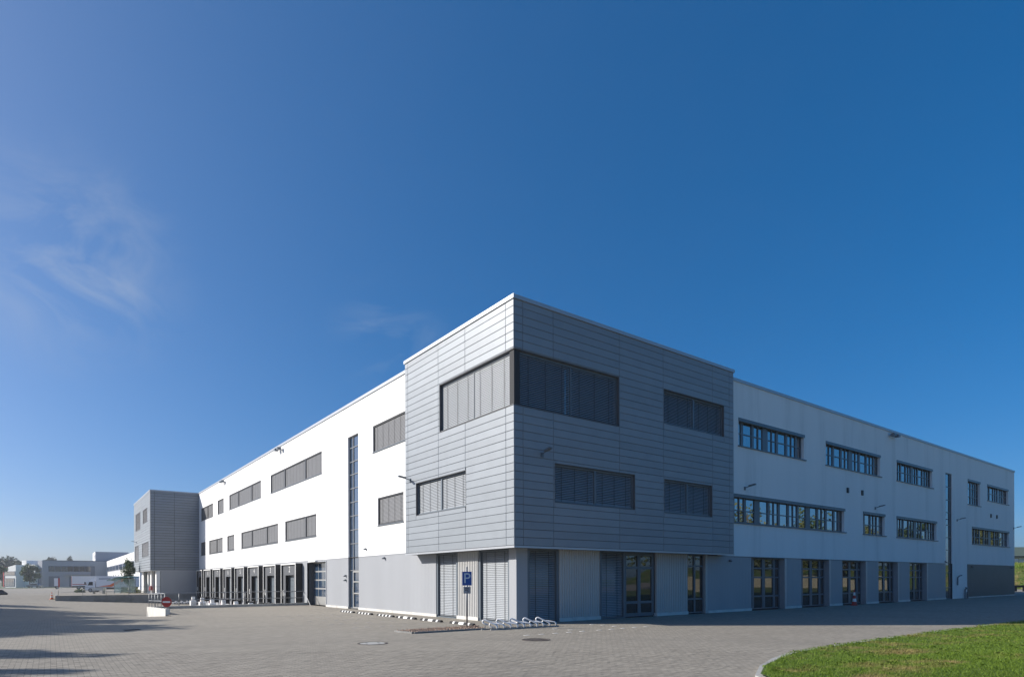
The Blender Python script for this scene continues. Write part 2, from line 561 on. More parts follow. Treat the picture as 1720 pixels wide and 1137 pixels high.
def blind(F, parent, h0, h1, z0, z1, d, pitch=0.07, tilt=55, cords=True, name='blind', m='blind'):
    """external venetian blind: curved slats in one mesh, lift cords, bottom bar."""
    mb = MB()
    n = int((z1 - z0) / pitch)
    w = pitch*1.06
    if F.k == 'R': tilt = min(tilt, 49)
    ct, st = math.cos(R(tilt)), math.sin(R(tilt))
    for i in range(n):
        zc = z1 - 0.05 - i*pitch
        if zc < z0 + 0.04: break
        pr = []
        for t, bow in ((-0.5, 0), (-0.17, 0.009), (0.17, 0.009), (0.5, 0)):
            a = t*w
            dd = a*ct + bow*st; zz = -a*st + bow*ct
            pr.append((d + dd, zc + zz))
        jz = 0.0
        for (da, za), (db, zb) in zip(pr, pr[1:]):
            mb.quad(F.P(h0,da,za+jz), F.P(h1,da,za), F.P(h1,db,zb), F.P(h0,db,zb+jz))
    F.box(mb, h0, h1, d-0.02, d+0.02, z0+0.002, z0+0.035)
    o = obj(name, mb, M[m], parent, kind='stuff')
    if cords:
        cb = MB()
        k = max(2, int(round((h1-h0)/0.75)))
        for i in range(k):
            h = h0 + (h1-h0)*(i+0.5)/k
            F.box(cb, h-0.012, h+0.012, d+0.034, d+0.038, z0, z1)
        obj('blind_cord', cb, M['cord'], parent, kind='stuff')
    return o

def blind_window(F, parent, h0, h1, z0, z1, divs=(), rec=0.14, fw=0.07, back=0.24, sill=True, tilt=55, pitch=0.07, m='blind', fm='frame', mw=0.06):
    """window closed by blinds: dark frame with mullions, one blind for each bay, sill."""
    mb = MB()
    for a, b, c, e in ((h0,h0+fw,z0,z1), (h1-fw,h1,z0,z1), (h0+fw,h1-fw,z1-fw,z1), (h0+fw,h1-fw,z0,z0+fw)):
        F.box(mb, a, b, -back, -rec+0.06, c, e)
    es = [h0+fw] + [v for q in divs for v in (q-mw, q+mw)] + [h1-fw]
    for q in divs:
        F.box(mb, q-mw+0.002, q+mw-0.002, -back, -rec+0.058, z0+fw, z1-fw)
    w = obj('window', mb, M[fm], parent)
    pm = MB(); F.box(pm, h0+fw, h1-fw, -back-0.02, -back+0.01, z0+fw, z1-fw)
    obj('pane', pm, M['glass'], w)
    for a, b in zip(es[::2], es[1::2]):
        blind(F, w, a+0.012, b-0.012, z0+fw, z1-fw, -rec, pitch=pitch, tilt=tilt, m=m)
    if sill:
        s = MB(); F.box(s, h0-0.02, h1+0.02, -back, 0.05, z0-0.045, z0-0.003)
        obj('sill', s, M['frame'], w)
    return w

PANE_MESH = {}
def glazed_window(F, parent, h0, h1, z0, z1, seq, rails=(0.5,), rec=0.16, name='window', sill=True, lintel=True,
                  m='glass', fm='frame', fw=0.07, rw=0.05, deep=0.1):
    """seq: list of (kind, width): g = glass column, f = frame column. The columns are scaled to fit."""
    tot = sum(w for k, w in seq)
    sc = (h1 - h0 - 2*fw) / tot
    mb = MB()
    F.box(mb, h0, h0+fw, -rec-deep, -rec, z0, z1); F.box(mb, h1-fw, h1, -rec-deep, -rec, z0, z1)
    F.box(mb, h0+fw, h1-fw, -rec-deep, -rec, z1-fw, z1); F.box(mb, h0+fw, h1-fw, -rec-deep, -rec, z0, z0+fw)
    h = h0 + fw
    zr = sorted(z0 + r*(z1-z0) for r in rails)
    zz = [z0+fw] + [v for q in zr for v in (q-rw/2, q+rw/2)] + [z1-fw]
    panes = []
    for k, w in seq:
        w *= sc
        if k == 'f':
            F.box(mb, h, h+w, -rec-deep, -rec-0.003, z0+fw, z1-fw)
        else:
            for q in zr:
                F.box(mb, h, h+w, -rec-deep, -rec-0.006, q-rw/2, q+rw/2)
            for c, e in zip(zz[::2], zz[1::2]):
                panes.append((h, h+w, c, e))
        h += w
    win = obj(name, mb, M[fm], parent)
    for a, b, c, e in panes:
        key = (F.k, round(b-a, 3), round(e-c, 3), m)
        if key not in PANE_MESH:
            pm = MB()
            if F.k == 'L': pm.box(-0.01, 0.01, -(b-a)/2, (b-a)/2, -(e-c)/2, (e-c)/2)
            else: pm.box(-(b-a)/2, (b-a)/2, -0.01, 0.01, -(e-c)/2, (e-c)/2)
            PANE_MESH[key] = pm.mesh('pane')
        p = obj('pane', PANE_MESH[key], M[m], win, loc=F.P((a+b)/2, -rec-deep*0.6, (c+e)/2))
        p.rotation_euler = (random.gauss(0, 0.004), random.gauss(0, 0.004), random.gauss(0, 0.004))
    if sill:
        s = MB(); F.box(s, h0-0.08, h1+0.22, -rec-deep, 0.07, z0-0.06, z0-0.003)
        obj('sill', s, M['frame'], win)
    if lintel:
        s = MB(); F.box(s, h0-0.02, h1+0.10, -rec+0.002, 0.03, z1-0.17, z1+0.004)
        obj('blind_box', s, M['frame'], win)
    return win

# ------------------------------------------------------------------ ground
def smooth(t):
    t = max(0.0, min(1.0, t)); return t*t*(3-2*t)
def court_z(x):
    return min(0.0, -0.41 - 0.05*(x - 0.5))
def ground_z(x, y):
    """level of the paving; the dock court is sunk between y = 44 and y = 83.9."""
    depth = 0.6*x + 0.8*y
    far = 0.10 - 0.6*smooth((depth - 84)/36.0) - 0.1*smooth((depth-120)/60.0)
    if y > 83.9:
        if x > 0.5: return far
        t = smooth((y - 83.9)/10.0)
        return court_z(x)*(1-t) + far*t
    if y >= 44.0:
        return court_z(x)
    if x < 4.8:
        return court_z(x) * smooth((y - 34.0)/10.0)
    return 0.0

def in_pavers(x, y):
    d = 0.6*x + 0.8*y; s = 0.8*x - 0.6*y
    return 9.8 < d < 15.6 and abs(s) < 0.86*d + 0.4 and not (y < 7.0 and x > 9.4) and not (x > 11.0 and y < 8.0)

def lawn_edge():
    return [(7.9, -8), (8.0, -2), (8.15, 1.5), (8.5, 3.4), (9.2, 5.1), (10.06, 6.19), (11.3, 6.85), (12.5, 7.28), (13.6, 7.58), (15.0, 7.74),
            (17.2, 7.78), (21.3, 7.8), (26.4, 7.66), (32, 7.5), (45, 7.5), (70, 7.5), (112, 7.5)]

# paved yard: cells of the sheet take their level from ground_z, with true steps at the retaining walls
def paved_sheet():
    mb = MB()
    xs = [-120, -90, -70, -55, -45, -38, -32, -27, -23] + [-20 + i for i in range(0, 20)] + [0.5 * i for i in range(0, 30)] + [14.72]
    xs = sorted(set(xs + [0.5, 4.8, 20, 30, 45]))
    ys = ([-60, -40, -25, -15, -10, -6, -3] + [0.5*i for i in range(0, 90)] + [44 + i for i in range(0, 40)] + [83.9]
          + [84.5 + i for i in range(0, 12)] + [98, 102.2, 105, 110, 116, 124, 134, 146, 160, 180, 205, 235, 262])
    ys = sorted(set(ys))
    e = 1e-4
    for x0, x1 in zip(xs, xs[1:]):
        for y0, y1 in zip(ys, ys[1:]):
            xm, ym = (x0+x1)/2, (y0+y1)/2
            if x0 > 14.7 and ym < 102.2: continue
            low = 0.0
            if all(in_pavers(x, y) for x in (x0, x1) for y in (y0, y1)):
                low = 0.011
            def z(x, y):
                xx = x + (e if x == x0 else -e); yy = y + (e if y == y0 else -e)
                return ground_z(xx, yy) - low
            mb.quad((x0,y0,z(x0,y0)), (x1,y0,z(x1,y0)), (x1,y1,z(x1,y1)), (x0,y1,z(x0,y1)))
    # right of the corner, in front of the right wing
    xr = [14.72, 20, 30, 45, 60, 78, 90, 104, 118]
    yr = [-60, 0, 7.4, 12, 19.32]
    for x0, x1 in zip(xr, xr[1:]):
        for y0, y1 in zip(yr, yr[1:]):
            mb.quad((x0,y0,0), (x1,y0,0), (x1,y1,0), (x0,y1,0))
    mb.quad((78,19.32,0), (118,19.32,0), (118,120,0), (78,120,0))
    return mb
yard = struct('paved_yard', paved_sheet(), M['paving'])

# single pavers in the foreground, laid on the same bond as the material: 0.2 x 0.1 m, half offset every second row
def paver_mesh(w, l, h=0.012, g=0.003, c=0.0025):
    mb = MB()
    x, y = w/2 - g/2, l/2 - g/2
    a = [(-x,-y), (x,-y), (x,y), (-x,y)]
    b = [(-x+c,-y+c), (x-c,-y+c), (x-c,y-c), (-x+c,y-c)]
    n = len(mb.v)
    mb.v += [(p, q, -h) for p, q in a] + [(p, q, -c*0.7) for p, q in a] + [(p, q, 0) for p, q in b]
    for i in range(4):
        j = (i+1) % 4
        mb.f += [(n+i, n+j, n+4+j, n+4+i), (n+4+i, n+4+j, n+8+j, n+8+i)]
    mb.f.append((n+8, n+9, n+10, n+11))
    return mb
cells = []
for r in range(int(-2/0.1), int(26/0.1)):
    y = (r + 0.5)*0.1
    off = 0.1 if r % 2 == 0 else 0.0
    for c in range(-60, 110):
        x = c*0.2 + off + 0.1
        if in_pavers(x, y):
            cells.append((0.6*x + 0.8*y, x, y))
cells.sort(key=lambda q: q[0] if (abs(0.8*q[1]-0.6*q[2]) < 0.8*q[0] and q[0] > 11.25) else q[0] + 50)
pm = paver_mesh(0.2, 0.1)
pmesh = pm.mesh('paver'); pmesh.materials.append(M['paving'])
for d, x, y in cells[:300]:
    o = obj('paver', pmesh, None, yard, loc=(x, y, random.uniform(-0.0025, 0.0015)))
    o.rotation_euler = (random.gauss(0, 0.006), random.gauss(0, 0.004), random.gauss(0, 0.006))
mb = MB()
for d, x, y in cells[300:]:
    n = len(mb.v)
    dz = random.uniform(-0.0025, 0.0015); tx = random.gauss(0, 0.006); ty = random.gauss(0, 0.004)
    mb.v += [(x+p, y+q, r+dz+p*ty+q*tx) for p, q, r in pm.v]
    mb.f += [tuple(n+i for i in f) for f in pm.f]
obj('paver_field', mb, M['paving'], yard, kind='stuff')

# white marker pavers of the parking bays
wp = MB(); wp.box(-0.098, 0.098, -0.048, 0.048, -0.01, 0.0)
wpm = wp.mesh('white_paver'); wpm.materials.append(mat('whitepaver', (0.62, 0.60, 0.56), 0.8, var=0.15, vscale=3))
wpm2 = wp.mesh('white_paver'); wpm2.materials.append(mat('palepaver', (0.36, 0.345, 0.325), 0.85, var=0.12, vscale=3))
def marker(x, y, m=None):
    r = math.floor(y/0.1)
    off = 0.1 if r % 2 == 0 else 0.0
    c = math.floor((x-off)/0.2)
    obj('white_paver', m or wpm, None, yard, loc=(c*0.2+off+0.1, (r+0.5)*0.1, 0.006))
for i in range(10):
    marker(11.9 + i*0.64, 15.25)
for q in (16.2, 16.8, 17.4): marker(16.95, q)
for q in (15.9, 16.6): marker(14.4, q)
for yy in (31.0, 28.7, 26.3, 24.0, 21.7):
    for i in range(6):
        marker(8.9 + i*0.56, yy + 0.02*i, wpm2)

# far ground to the horizon, verge, bank
mb = MB(); mb.quad((-3000,-3000,-1.7), (3000,-3000,-1.7), (3000,3000,-1.7), (-3000,3000,-1.7))
struct('ground', mb, M['lawn'])
def strip_mesh(pts_l, pts_r, z):
    mb = MB()
    for (a, b), (c, d) in zip(zip(pts_l, pts_r), zip(pts_l[1:], pts_r[1:])):
        mb.quad((*a, z), (*b, z), (*d, z), (*c, z))
    return mb

# lawn at the right front
def lawn_z(x, y):
    e = 7.6
    t = smooth(min((e - y)/6.0, (x - 8.2)/6.0))
    return 0.03 + 0.30*t + 0.03*math.sin(x*0.9 + y*0.5)*t
edge = lawn_edge()
def edge_y(x):
    for (a, b), (c, d) in zip(edge, edge[1:]):
        if a <= x <= c:
            return b + (d-b)*(x-a)/(c-a)
    return 7.5 if x > 100 else -9
def lawn_mesh():
    mb = MB()
    xs = [7.9 + 0.1*i for i in range(0, 60)] + [14 + 0.5*i for i in range(0, 60)] + [44 + 4*i for i in range(0, 18)]
    for x0, x1 in zip(xs, xs[1:]):
        a0, a1 = edge_y(x0) - 0.10, edge_y(x1) - 0.10
        n = 26
        def yy(a, k): return a + (-8.0 - a)*(k/n)**1.5
        for k in range(n):
            p = [(x0, yy(a0, k)), (x1, yy(a1, k)), (x1, yy(a1, k+1)), (x0, yy(a0, k+1))]
            mb.quad(*[(x, y, lawn_z(x, y)) for x, y in p])
    mb.smooth = True
    return mb
lawn = struct('lawn', lawn_mesh(), M['lawn'])
def in_front_lawn(x, y):
    return x > 8.0 and y < edge_y(x) - (0.15 if x < 12.3 else 0.15 - 0.14*min(1.0, (x-12.3)/1.5))
def grass_blades():
    mb = MB(); rnd = random.Random(3)
    V, F_ = mb.v, mb.f
    n = 0
    while n < 150000:
        # denser towards the viewer
        d = 8.3 + 23.0 * rnd.random()**1.6
        s = rnd.uniform(0.30, 0.90) * d
        x, y = 0.8*s + 0.6*d, -0.6*s + 0.8*d
        if not in_front_lawn(x, y): continue
        near_edge = (edge_y(x) - y) < 0.35
        hgt = rnd.uniform(0.018, 0.045) * (1.35 if near_edge else 1.0)
        if rnd.random() < 0.03: hgt *= 1.9
        w = 0.0026 + 0.00026*d
        a = rnd.uniform(0, math.pi*2)
        dx, dy = math.cos(a)*w, math.sin(a)*w
        lx, ly = rnd.gauss(0, 0.022), rnd.gauss(0, 0.022)
        z = lawn_z(x, y) - 0.004
        k = len(V)
        V += [(x-dx, y-dy, z), (x+dx, y+dy, z), (x+lx, y+ly, z+hgt)]
        F_.append((k, k+1, k+2))
        n += 1
    # clover and weeds: broader leaves in tufts
    for t in range(420):
        d = 10.5 + 12*rnd.random(); s = rnd.uniform(0.38, 0.86)*d
        x, y = 0.8*s + 0.6*d, -0.6*s + 0.8*d
        if not in_front_lawn(x, y): continue
        for j in range(9):
            a = rnd.uniform(0, 6.28); r = rnd.uniform(0.03, 0.08); z = lawn_z(x, y)
            px, py = x + rnd.gauss(0, 0.05), y + rnd.gauss(0, 0.05)
            k = len(V)
            V += [(px, py, z+0.01), (px + math.cos(a-0.4)*r*0.7, py + math.sin(a-0.4)*r*0.7, z+0.045),
                  (px + math.cos(a)*r, py + math.sin(a)*r, z+0.05), (px + math.cos(a+0.4)*r*0.7, py + math.sin(a+0.4)*r*0.7, z+0.045)]
            F_.append((k, k+1, k+2, k+3))
    return mb
g = obj('grass', grass_blades(), M['blade'], None, kind='stuff')
tag(g, 'short green grass with dry patches on the lawn at the right front', 'grass')

# concrete edging stones of the lawn
def kerb_stones():
    root = thing('lawn_kerb', 'pale concrete edging stones curving round the lawn', 'kerb', (10.0, 6.2, 0))
    pts = [Vector((x, y, 0)) for x, y in edge if x < 40]
    acc = []
    for a, b in zip(pts, pts[1:]):
        n = max(1, int((b-a).length/0.5))
        acc += [a.lerp(b, i/n) for i in range(n)]
    acc.append(pts[-1])
    for a, b in zip(acc, acc[1:]):
        d = (b-a); L_ = d.length
        mb = MB()
        p = [(0.004, -0.13), (L_-0.004, -0.13), (L_-0.004, 0.0), (0.004, 0.0)]
        mb.prism([(u, v) for u, v in p], 'z', -0.05, 0.040 + random.uniform(-0.005, 0.005))
        o = obj('edging_stone', mb, M['concrete'], root)
        o.matrix_parent_inverse = wmat(root).inverted()
        o.location = a; o.rotation_euler = (0, 0, math.atan2(d.y, d.x))
kerb_stones()

# ------------------------------------------------------------------ the main building
B = thing('office_warehouse', 'white and grey three-storey warehouse with metal-clad corner blocks and loading docks', 'building', (WX, WY, 0))
BL = 3.15      # top of the grey base on the left wing
BR = 2.97      # and on the right wing
XE, YE = 77.97, 83.92
UZ0, UZ1, LZ0, LZ1 = 8.98, 10.48, 4.80, 6.34

# left wing -------------------------------------------------------
left_wins = [  # y0, y1, z0, z1, mullions
    (28.3, 32.71, UZ0, UZ1, ()),
    (40.94, 53.0, UZ0, UZ1, (44.44, 49.3)),
    (55.95, 67.8, UZ0, UZ1, (59.24, 64.19)),
    (70.34, 73.29, UZ0, UZ1, ()),
    (75.64, 82.5, UZ0, UZ1, (78.84,)),
    (28.95, 32.08, LZ0, LZ1, ()),
    (42.05, 49.09, LZ0, LZ1, (44.39,)),
    (50.97, 62.9, LZ0, LZ1, (54.3, 59.19)),
    (65.68, 68.76, LZ0, LZ1, ()),
    (70.89, 77.85, LZ0, LZ1, (74.03,)),
    (79.89, 82.65, LZ0, LZ1, ()),
]
SY0, SY1 = 34.80, 36.39      # stair glazing
holes = [(a, b, c, d) for a, b, c, d, _ in left_wins] + [(SY0, SY1, BL-1, 10.52)]
obj('plaster_wall', wall_holes(FL, 27.3, YE, BL, TOP-0.16, holes, 0.30), M['plaster'], B)
for a, b, c, d, dv in left_wins:
    blind_window(FL, B, a, b, c, d, dv, rec=0.10, tilt=72, pitch=0.07, m='blindgrey', fm='blackframe', mw=0.11)
# grey ribbed base
GY0, GY1 = 40.2, 43.92       # sectional gate
def base_left(y0, y1, z0, z1):
    obj('ribbed_wall', ribbed(FL, y0, y1, z0, z1, d=-0.004, pitch=0.14, rib=0.006), M['ribbed'], B)
base_left(25.62, SY0, 0.13, BL-0.004)
base_left(SY1, GY0, 0.13, BL-0.004)
base_left(GY0, GY1, 3.0, BL-0.004)
base_left(GY1, YE, -1.4, BL-0.004)
mb = MB(); FL.box(mb, 25.55, SY0, -0.1, 0.035, -0.02, 0.128)
obj('plinth', mb, M['plinth'], B)
mb = MB(); FL.box(mb, SY1, GY0, -0.1, 0.035, -0.02, 0.128)
obj('plinth', mb, M['plinth'], B)
mb = MB(); FL.box(mb, 27.3, SY0, -0.05, 0.018, BL-0.035, BL-0.006); FL.box(mb, SY1, YE, -0.05, 0.018, BL-0.035, BL-0.006)
obj('drip_edge', mb, M['coping'], B)
mb = MB(); FL.box(mb, 27.3, YE, -0.35, 0.06, TOP-0.16, TOP)
mb.box(WX+0.36, WX+0.45, 27.3, YE, TOP-0.02, TOP-0.01)
obj('coping', mb, M['coping'], B)

# stair glazing strip with its door
st = [2.35, 3.14, 3.98, 4.82, 5.67, 6.51, 7.35, 8.20, 8.98, 9.84]
zr = [(q - 0.02)/(10.52-0.02) for q in st]
w = glazed_window(FL, B, SY0, SY1, 0.02, 10.52, [('g', 0.90), ('f', 0.07), ('g', 0.42)], rails=[(q-0.02)/10.5 for q in st if q > 2.3],
                  rec=0.10, name='stair_glazing', sill=False, lintel=False, m='glassblue', fm='mullion', fw=0.06, rw=0.045)
mb = MB()
FL.box(mb, SY0+0.07, SY0+0.14, -0.13, -0.075, 0.06, 2.31); FL.box(mb, SY0+0.97, SY0+1.07, -0.13, -0.075, 0.06, 2.31)
for z in (0.06, 0.92, 1.62): FL.box(mb, SY0+0.14, SY0+0.97, -0.13, -0.077, z, z+0.075)
FL.box(mb, SY0+0.14, SY0+0.97, -0.13, -0.077, 2.22, 2.31)
d = obj('door', mb, M['alu'], B)
mb = MB(); mb.tube([FL.P(SY0+1.0, -0.03, 0.9), FL.P(SY0+1.0, -0.03, 1.35)], 0.016, 8)
obj('door_handle', mb, M['galv'], d)

# sectional gate beside the docks
gate = obj('sectional_gate', FL.box(MB(), GY0, GY1, -0.52, -0.46, 0.02, 3.0), M['alu'], B)
mb = MB()
mb.quad(FL.P(GY1,0,0), FL.P(GY1,-0.5,0), FL.P(GY1,-0.5,3), FL.P(GY1,0,3)); mb.quad(FL.P(GY0,0,0), FL.P(GY0,0,3), FL.P(GY0,-0.5,3), FL.P(GY0,-0.5,0))
mb.quad(FL.P(GY0,0,3), FL.P(GY1,0,3), FL.P(GY1,-0.5,3), FL.P(GY0,-0.5,3))
obj('gate_reveal', mb, M['reveal'], gate)
mb = MB()
FL.box(mb, GY1, GY1+0.09, -0.05, 0.03, 0.0, 3.06); FL.box(mb, GY0-0.09, GY0, -0.05, 0.03, 0.0, 3.06); FL.box(mb, GY0, GY1, -0.05, 0.03, 3.0, 3.06)
obj('gate_frame', mb, M['coping'], gate)
for r in range(4):
    z0 = 0.62 + r*0.6
    for c in range(4):
        a = GY0 + 0.1 + c*0.9
        mb = MB(); FL.box(mb, a, a+0.82, -0.46, -0.452, z0, z0+0.5)
        obj('pane', mb, M['glassblue'], gate)
mb = MB(); FL.box(mb, 41.0, 41.22, -0.45, -0.446, 1.55, 1.87)
obj('notice', mb, M['white'], gate)
mb = MB(); FL.box(mb, 41.9, 43.3, 0.0, 0.16, 3.02, 3.13)
obj('gate_lamp', mb, M['white'], B)

# docks
DX = 0.49
dock_y = [(44.99, 48.5), (49.98, 53.45), (54.9, 58.45), (59.9, 63.36), (64.8, 68.35), (69.74, 73.35), (74.6, 78.3), (79.4, 82.8)]
for i, (a, b) in enumerate(dock_y):
    mb = MB()
    FL.box(mb, a, a+0.10, 0.0, DX, -0.10, 3.0); FL.box(mb, b-0.10, b, 0.0, DX, -0.10, 3.0); FL.box(mb, a+0.1, b-0.1, 0.0, DX, 2.9, 3.0)
    dk = obj('dock_shelter', mb, M['black'], B)
    mb = MB()
    FL.box(mb, a-0.004, a+0.085, DX+0.001, DX+0.03, -0.1, 3.005); FL.box(mb, b-0.085, b+0.004, DX+0.001, DX+0.03, -0.1, 3.005)
    FL.box(mb, a+0.085, b-0.085, DX+0.001, DX+0.03, 2.91, 3.005)
    obj('dock_frame', mb, M['white'], dk)
    m_ = (a+b)/2
    mb = MB()
    FL.box(mb, a+0.1, m_-1.0, DX-0.12, DX-0.10, -0.1, 2.9); FL.box(mb, m_+1.0, b-0.1, DX-0.12, DX-0.10, -0.1, 2.9)
    FL.box(mb, m_-1.0, m_+1.0, DX-0.12, DX-0.10, 2.14, 2.9)
    obj('dock_curtain', mb, M['curtain'], dk)
    mb = MB()
    for k in range(5):
        FL.box(mb, m_-1.15, m_+1.15, 0.05, 0.085, -0.08+0.46*k, 0.365+0.46*k)
    obj('dock_door', mb, M['frame'], dk)
    mb = MB()
    for q in (a+0.28, b-0.28):
        FL.box(mb, q-0.05, q+0.05, DX-0.1, DX-0.05, 0.55, 1.0)
    obj('guide_marker', mb, M['white'], dk)
    for q in (a+0.25, b-0.25):
        mb = MB(); FL.box(mb, q-0.13, q+0.13, 0.0, 0.42, -0.62, -0.12)
        obj('dock_bumper', mb, M['rubber'], dk)
    tm = text_mesh(str(i+2), 0.62, 0.004)
    tm.materials.append(M['white'])
    o = obj('dock_number', tm, None, dk, loc=FL.P(m_, DX-0.085, 2.55))
    o.rotation_euler = (R(90), 0, R(-90))

# right wing ------------------------------------------------------
n_, W_, t_, T_, P_ = ('g', .42), ('g', .85), ('f', .07), ('f', .22), ('f', .55)
pair = [n_, t_, n_]
S_R1 = [n_, T_, W_, T_] + pair + [P_] + pair + [T_, W_, T_] + pair + [T_, n_]
S_R2 = [T_] + pair + [T_, W_, T_] + pair + [P_] + pair + [T_, W_, T_] + pair + [T_, n_]
S_R4 = [T_, W_, T_] + pair + [T_, n_, t_]
S_R5 = [t_] + pair + [T_, W_, T_] + pair + [P_] + pair + [T_, W_]
S_r1 = [W_, T_] + pair + [T_, W_, P_, W_, T_] + pair + [T_, W_, T_] + pair + [T_, W_, P_, W_, T_] + pair + [T_, W_, T_] + pair
S_r2 = [n_, T_, W_, T_] + pair + [T_, W_]
S_r3 = [n_, T_] + pair + [T_, W_, T_] + pair + [P_] + pair + [T_, W_, T_] + pair + [T_, n_]
S_r4 = [W_, T_] + pair + [T_, W_, T_] + pair + [P_, W_, T_] + pair + [T_, W_, T_, W_]
right_wins = [
    (29.85, 36.70, UZ0, UZ1, S_R1, (0.48,)), (39.43, 47.2, UZ0, UZ1, S_R2, (0.48,)), (50.02, 56.72, UZ0, UZ1, S_R2, (0.48,)),
    (64.76, 67.88, 8.28, UZ1, S_R4, (0.33, 0.66)), (69.82, 75.98, UZ0, UZ1, S_R5, (0.48,)),
    (28.6, 41.85, LZ0, LZ1, S_r1, (0.44,)), (44.57, 47.94, LZ0, LZ1, S_r2, (0.44,)), (49.96, 57.57, LZ0, LZ1, S_r3, (0.44,)),
    (65.79, 76.2, LZ0, LZ1, S_r4, (0.44,)),
]
RS0, RS1 = 59.55, 61.0
holes = [q[:4] for q in right_wins] + [(RS0, RS1, -1, 10.52)]
obj('plaster_wall', wall_holes(FR, 27.9, XE, BR, TOP-0.16, holes, 0.30), M['plaster'], B)
obj('plaster_wall', wall_holes(FR, RS1, 64.54, 0.0, BR, [], 0.30), M['plaster'], B)
for a, b, c, d, sq, rl in right_wins:
    glazed_window(FR, B, a, b, c, d, sq, rails=rl)
glazed_window(FR, B, RS0, RS1, 0.02, 10.52, [('g', 1.0), ('f', .08), ('g', .25)], rails=[(q-0.02)/10.5 for q in (0.95, 2.2, 3.05, 4.1, 5.15, 6.2, 7.25, 8.3, 9.4)],
              rec=0.07, name='stair_glazing', sill=False, lintel=False)
# dark base panel at the far end
mb = MB(); FR.box(mb, 64.56, XE-0.02, -0.1, 0.012, 0.10, BR-0.004)
obj('base_panel', mb, M['darkpanel'], B)
mb = MB(); FR.box(mb, 64.56, XE-0.02, -0.1, 0.03, -0.02, 0.098)
obj('plinth', mb, M['plinth'], B)
# grey base with door bays
bays = [(31.05, 34.46), (36.39, 39.79), (41.55, 44.91), (46.95, 50.13), (52.30, 55.53)]
segs = [27.05] + [v for q in bays for v in q] + [RS0]
for a, b in zip(segs[::2], segs[1::2]):
    obj('ribbed_wall', ribbed(FR, a+0.02, b-0.02, 0.13, BR-0.004, d=-0.004, pitch=0.14, rib=0.006), M['ribbed'], B)
    mb = MB(); FR.box(mb, a+0.02, b-0.02, -0.1, 0.035, -0.02, 0.128)
    obj('plinth', mb, M['plinth'], B)
mb = MB(); FR.box(mb, 27.9, RS0, -0.05, 0.02, BR-0.035, BR-0.005)
obj('drip_edge', mb, M['frame'], B)
S_G = [n_, T_, W_, ('f', .30), W_, T_, n_]
for a, b in bays:
    glazed_window(FR, B, a+0.02, b-0.02, 0.04, BR-0.04, S_G, rails=(0.25, 0.62, 0.80), rec=0.30, name='door', sill=False, lintel=False, rw=0.09, m='glassdark')
    mb = MB(); FR.box(mb, b-0.018, b+0.20, -0.38, 0.028, 0.0, BR-0.04)
    obj('door_jamb', mb, M['coping'], B)
mb = MB(); FR.box(mb, 27.9, XE+0.05, -0.35, 0.06, TOP-0.16, TOP)
obj('coping', mb, M['coping'], B)
# remaining shell: roof and the sides away from the camera
mb = MB()
mb.quad((WX+0.3, WY+0.3, TOP-0.4), (XE, WY+0.3, TOP-0.4), (XE, YE+17, TOP-0.4), (WX+0.3, YE+17, TOP-0.4))
obj('roof', mb, M['roof'], B)
mb = MB()
mb.quad((XE, WY, 0), (XE, YE+17, 0), (XE, YE+17, TOP), (XE, WY, TOP))
mb.quad((XE, YE+17, 0), (WX, YE+17, 0), (WX, YE+17, TOP), (XE, YE+17, TOP))
obj('plaster_wall', mb, M['plaster'], B)
mb = MB()   # dark inner lining so that no daylight leaks behind the glass
mb.quad((WX+0.9, WY+0.9, -1.3), (XE-0.1, WY+0.9, -1.3), (XE-0.1, WY+0.9, TOP-0.45), (WX+0.9, WY+0.9, TOP-0.45))
mb.quad((WX+0.9, WY+0.9, -1.3), (WX+0.9, YE+16, -1.3), (WX+0.9, YE+16, TOP-0.45), (WX+0.9, WY+0.9, TOP-0.45))
obj('inner_lining', mb, M['substrate'], B)

# corner block ----------------------------------------------------
CX1, CY1 = 28.30, 27.50      # far ends of the block along the right and left faces
CZ0, CZ1 = 2.99, TOP
ROW0, ROWH = 3.06, 0.3127
SUBD = 0.05
mb = MB()
win_L = [(18.3, 24.14, 8.40, 10.52), (21.96, 26.39, 4.83, 6.38)]
win_R = [(13.9, 19.79, 8.40, 10.52), (22.77, 27.46, 8.97, 10.54), (16.09, 20.78, 4.83, 6.38), (22.79, 26.44, 4.83, 6.39)]
SL, SR = Facade('L', TX+SUBD), Facade('R', TY+SUBD)
a = wall_holes(SL, TY+SUBD, CY1, CZ0, CZ1-0.16, [(max(q[0], TY+SUBD), *q[1:]) for q in win_L], 0.28)
b = wall_holes(SR, TX+SUBD, CX1, CZ0, CZ1-0.16, [(max(q[0], TX+SUBD), *q[1:]) for q in win_R], 0.28)
for q in (a, b):
    n = len(mb.v); mb.v += q.v; mb.f += [tuple(n+i for i in f) for f in q.f]
mb.quad((TX+SUBD, CY1, CZ0), (WX+0.2, CY1, CZ0), (WX+0.2, CY1, CZ1-0.16), (TX+SUBD, CY1, CZ1-0.16))
mb.quad((CX1, TY+SUBD, CZ0), (CX1, WY+0.2, CZ0), (CX1, WY+0.2, CZ1-0.16), (CX1, TY+SUBD, CZ1-0.16))
tower = obj('corner_block', mb, M['substrate'], B)
mb = MB()
mb.quad((TX+0.02, TY+0.02, CZ0+0.012), (CX1-0.02, TY+0.02, CZ0+0.012), (CX1-0.02, WY+0.25, CZ0+0.012), (TX+0.02, WY+0.25, CZ0+0.012))
mb.quad((TX+0.02, WY+0.25, CZ0+0.012), (WX+0.25, WY+0.25, CZ0+0.012), (WX+0.25, CY1-0.02, CZ0+0.012), (TX+0.02, CY1-0.02, CZ0+0.012))
obj('soffit', mb, M['reveal'], tower)
mb = MB()
TL.box(mb, TY-0.012, CY1+0.01, -SUBD, 0.014, CZ0-0.02, ROW0-0.008)
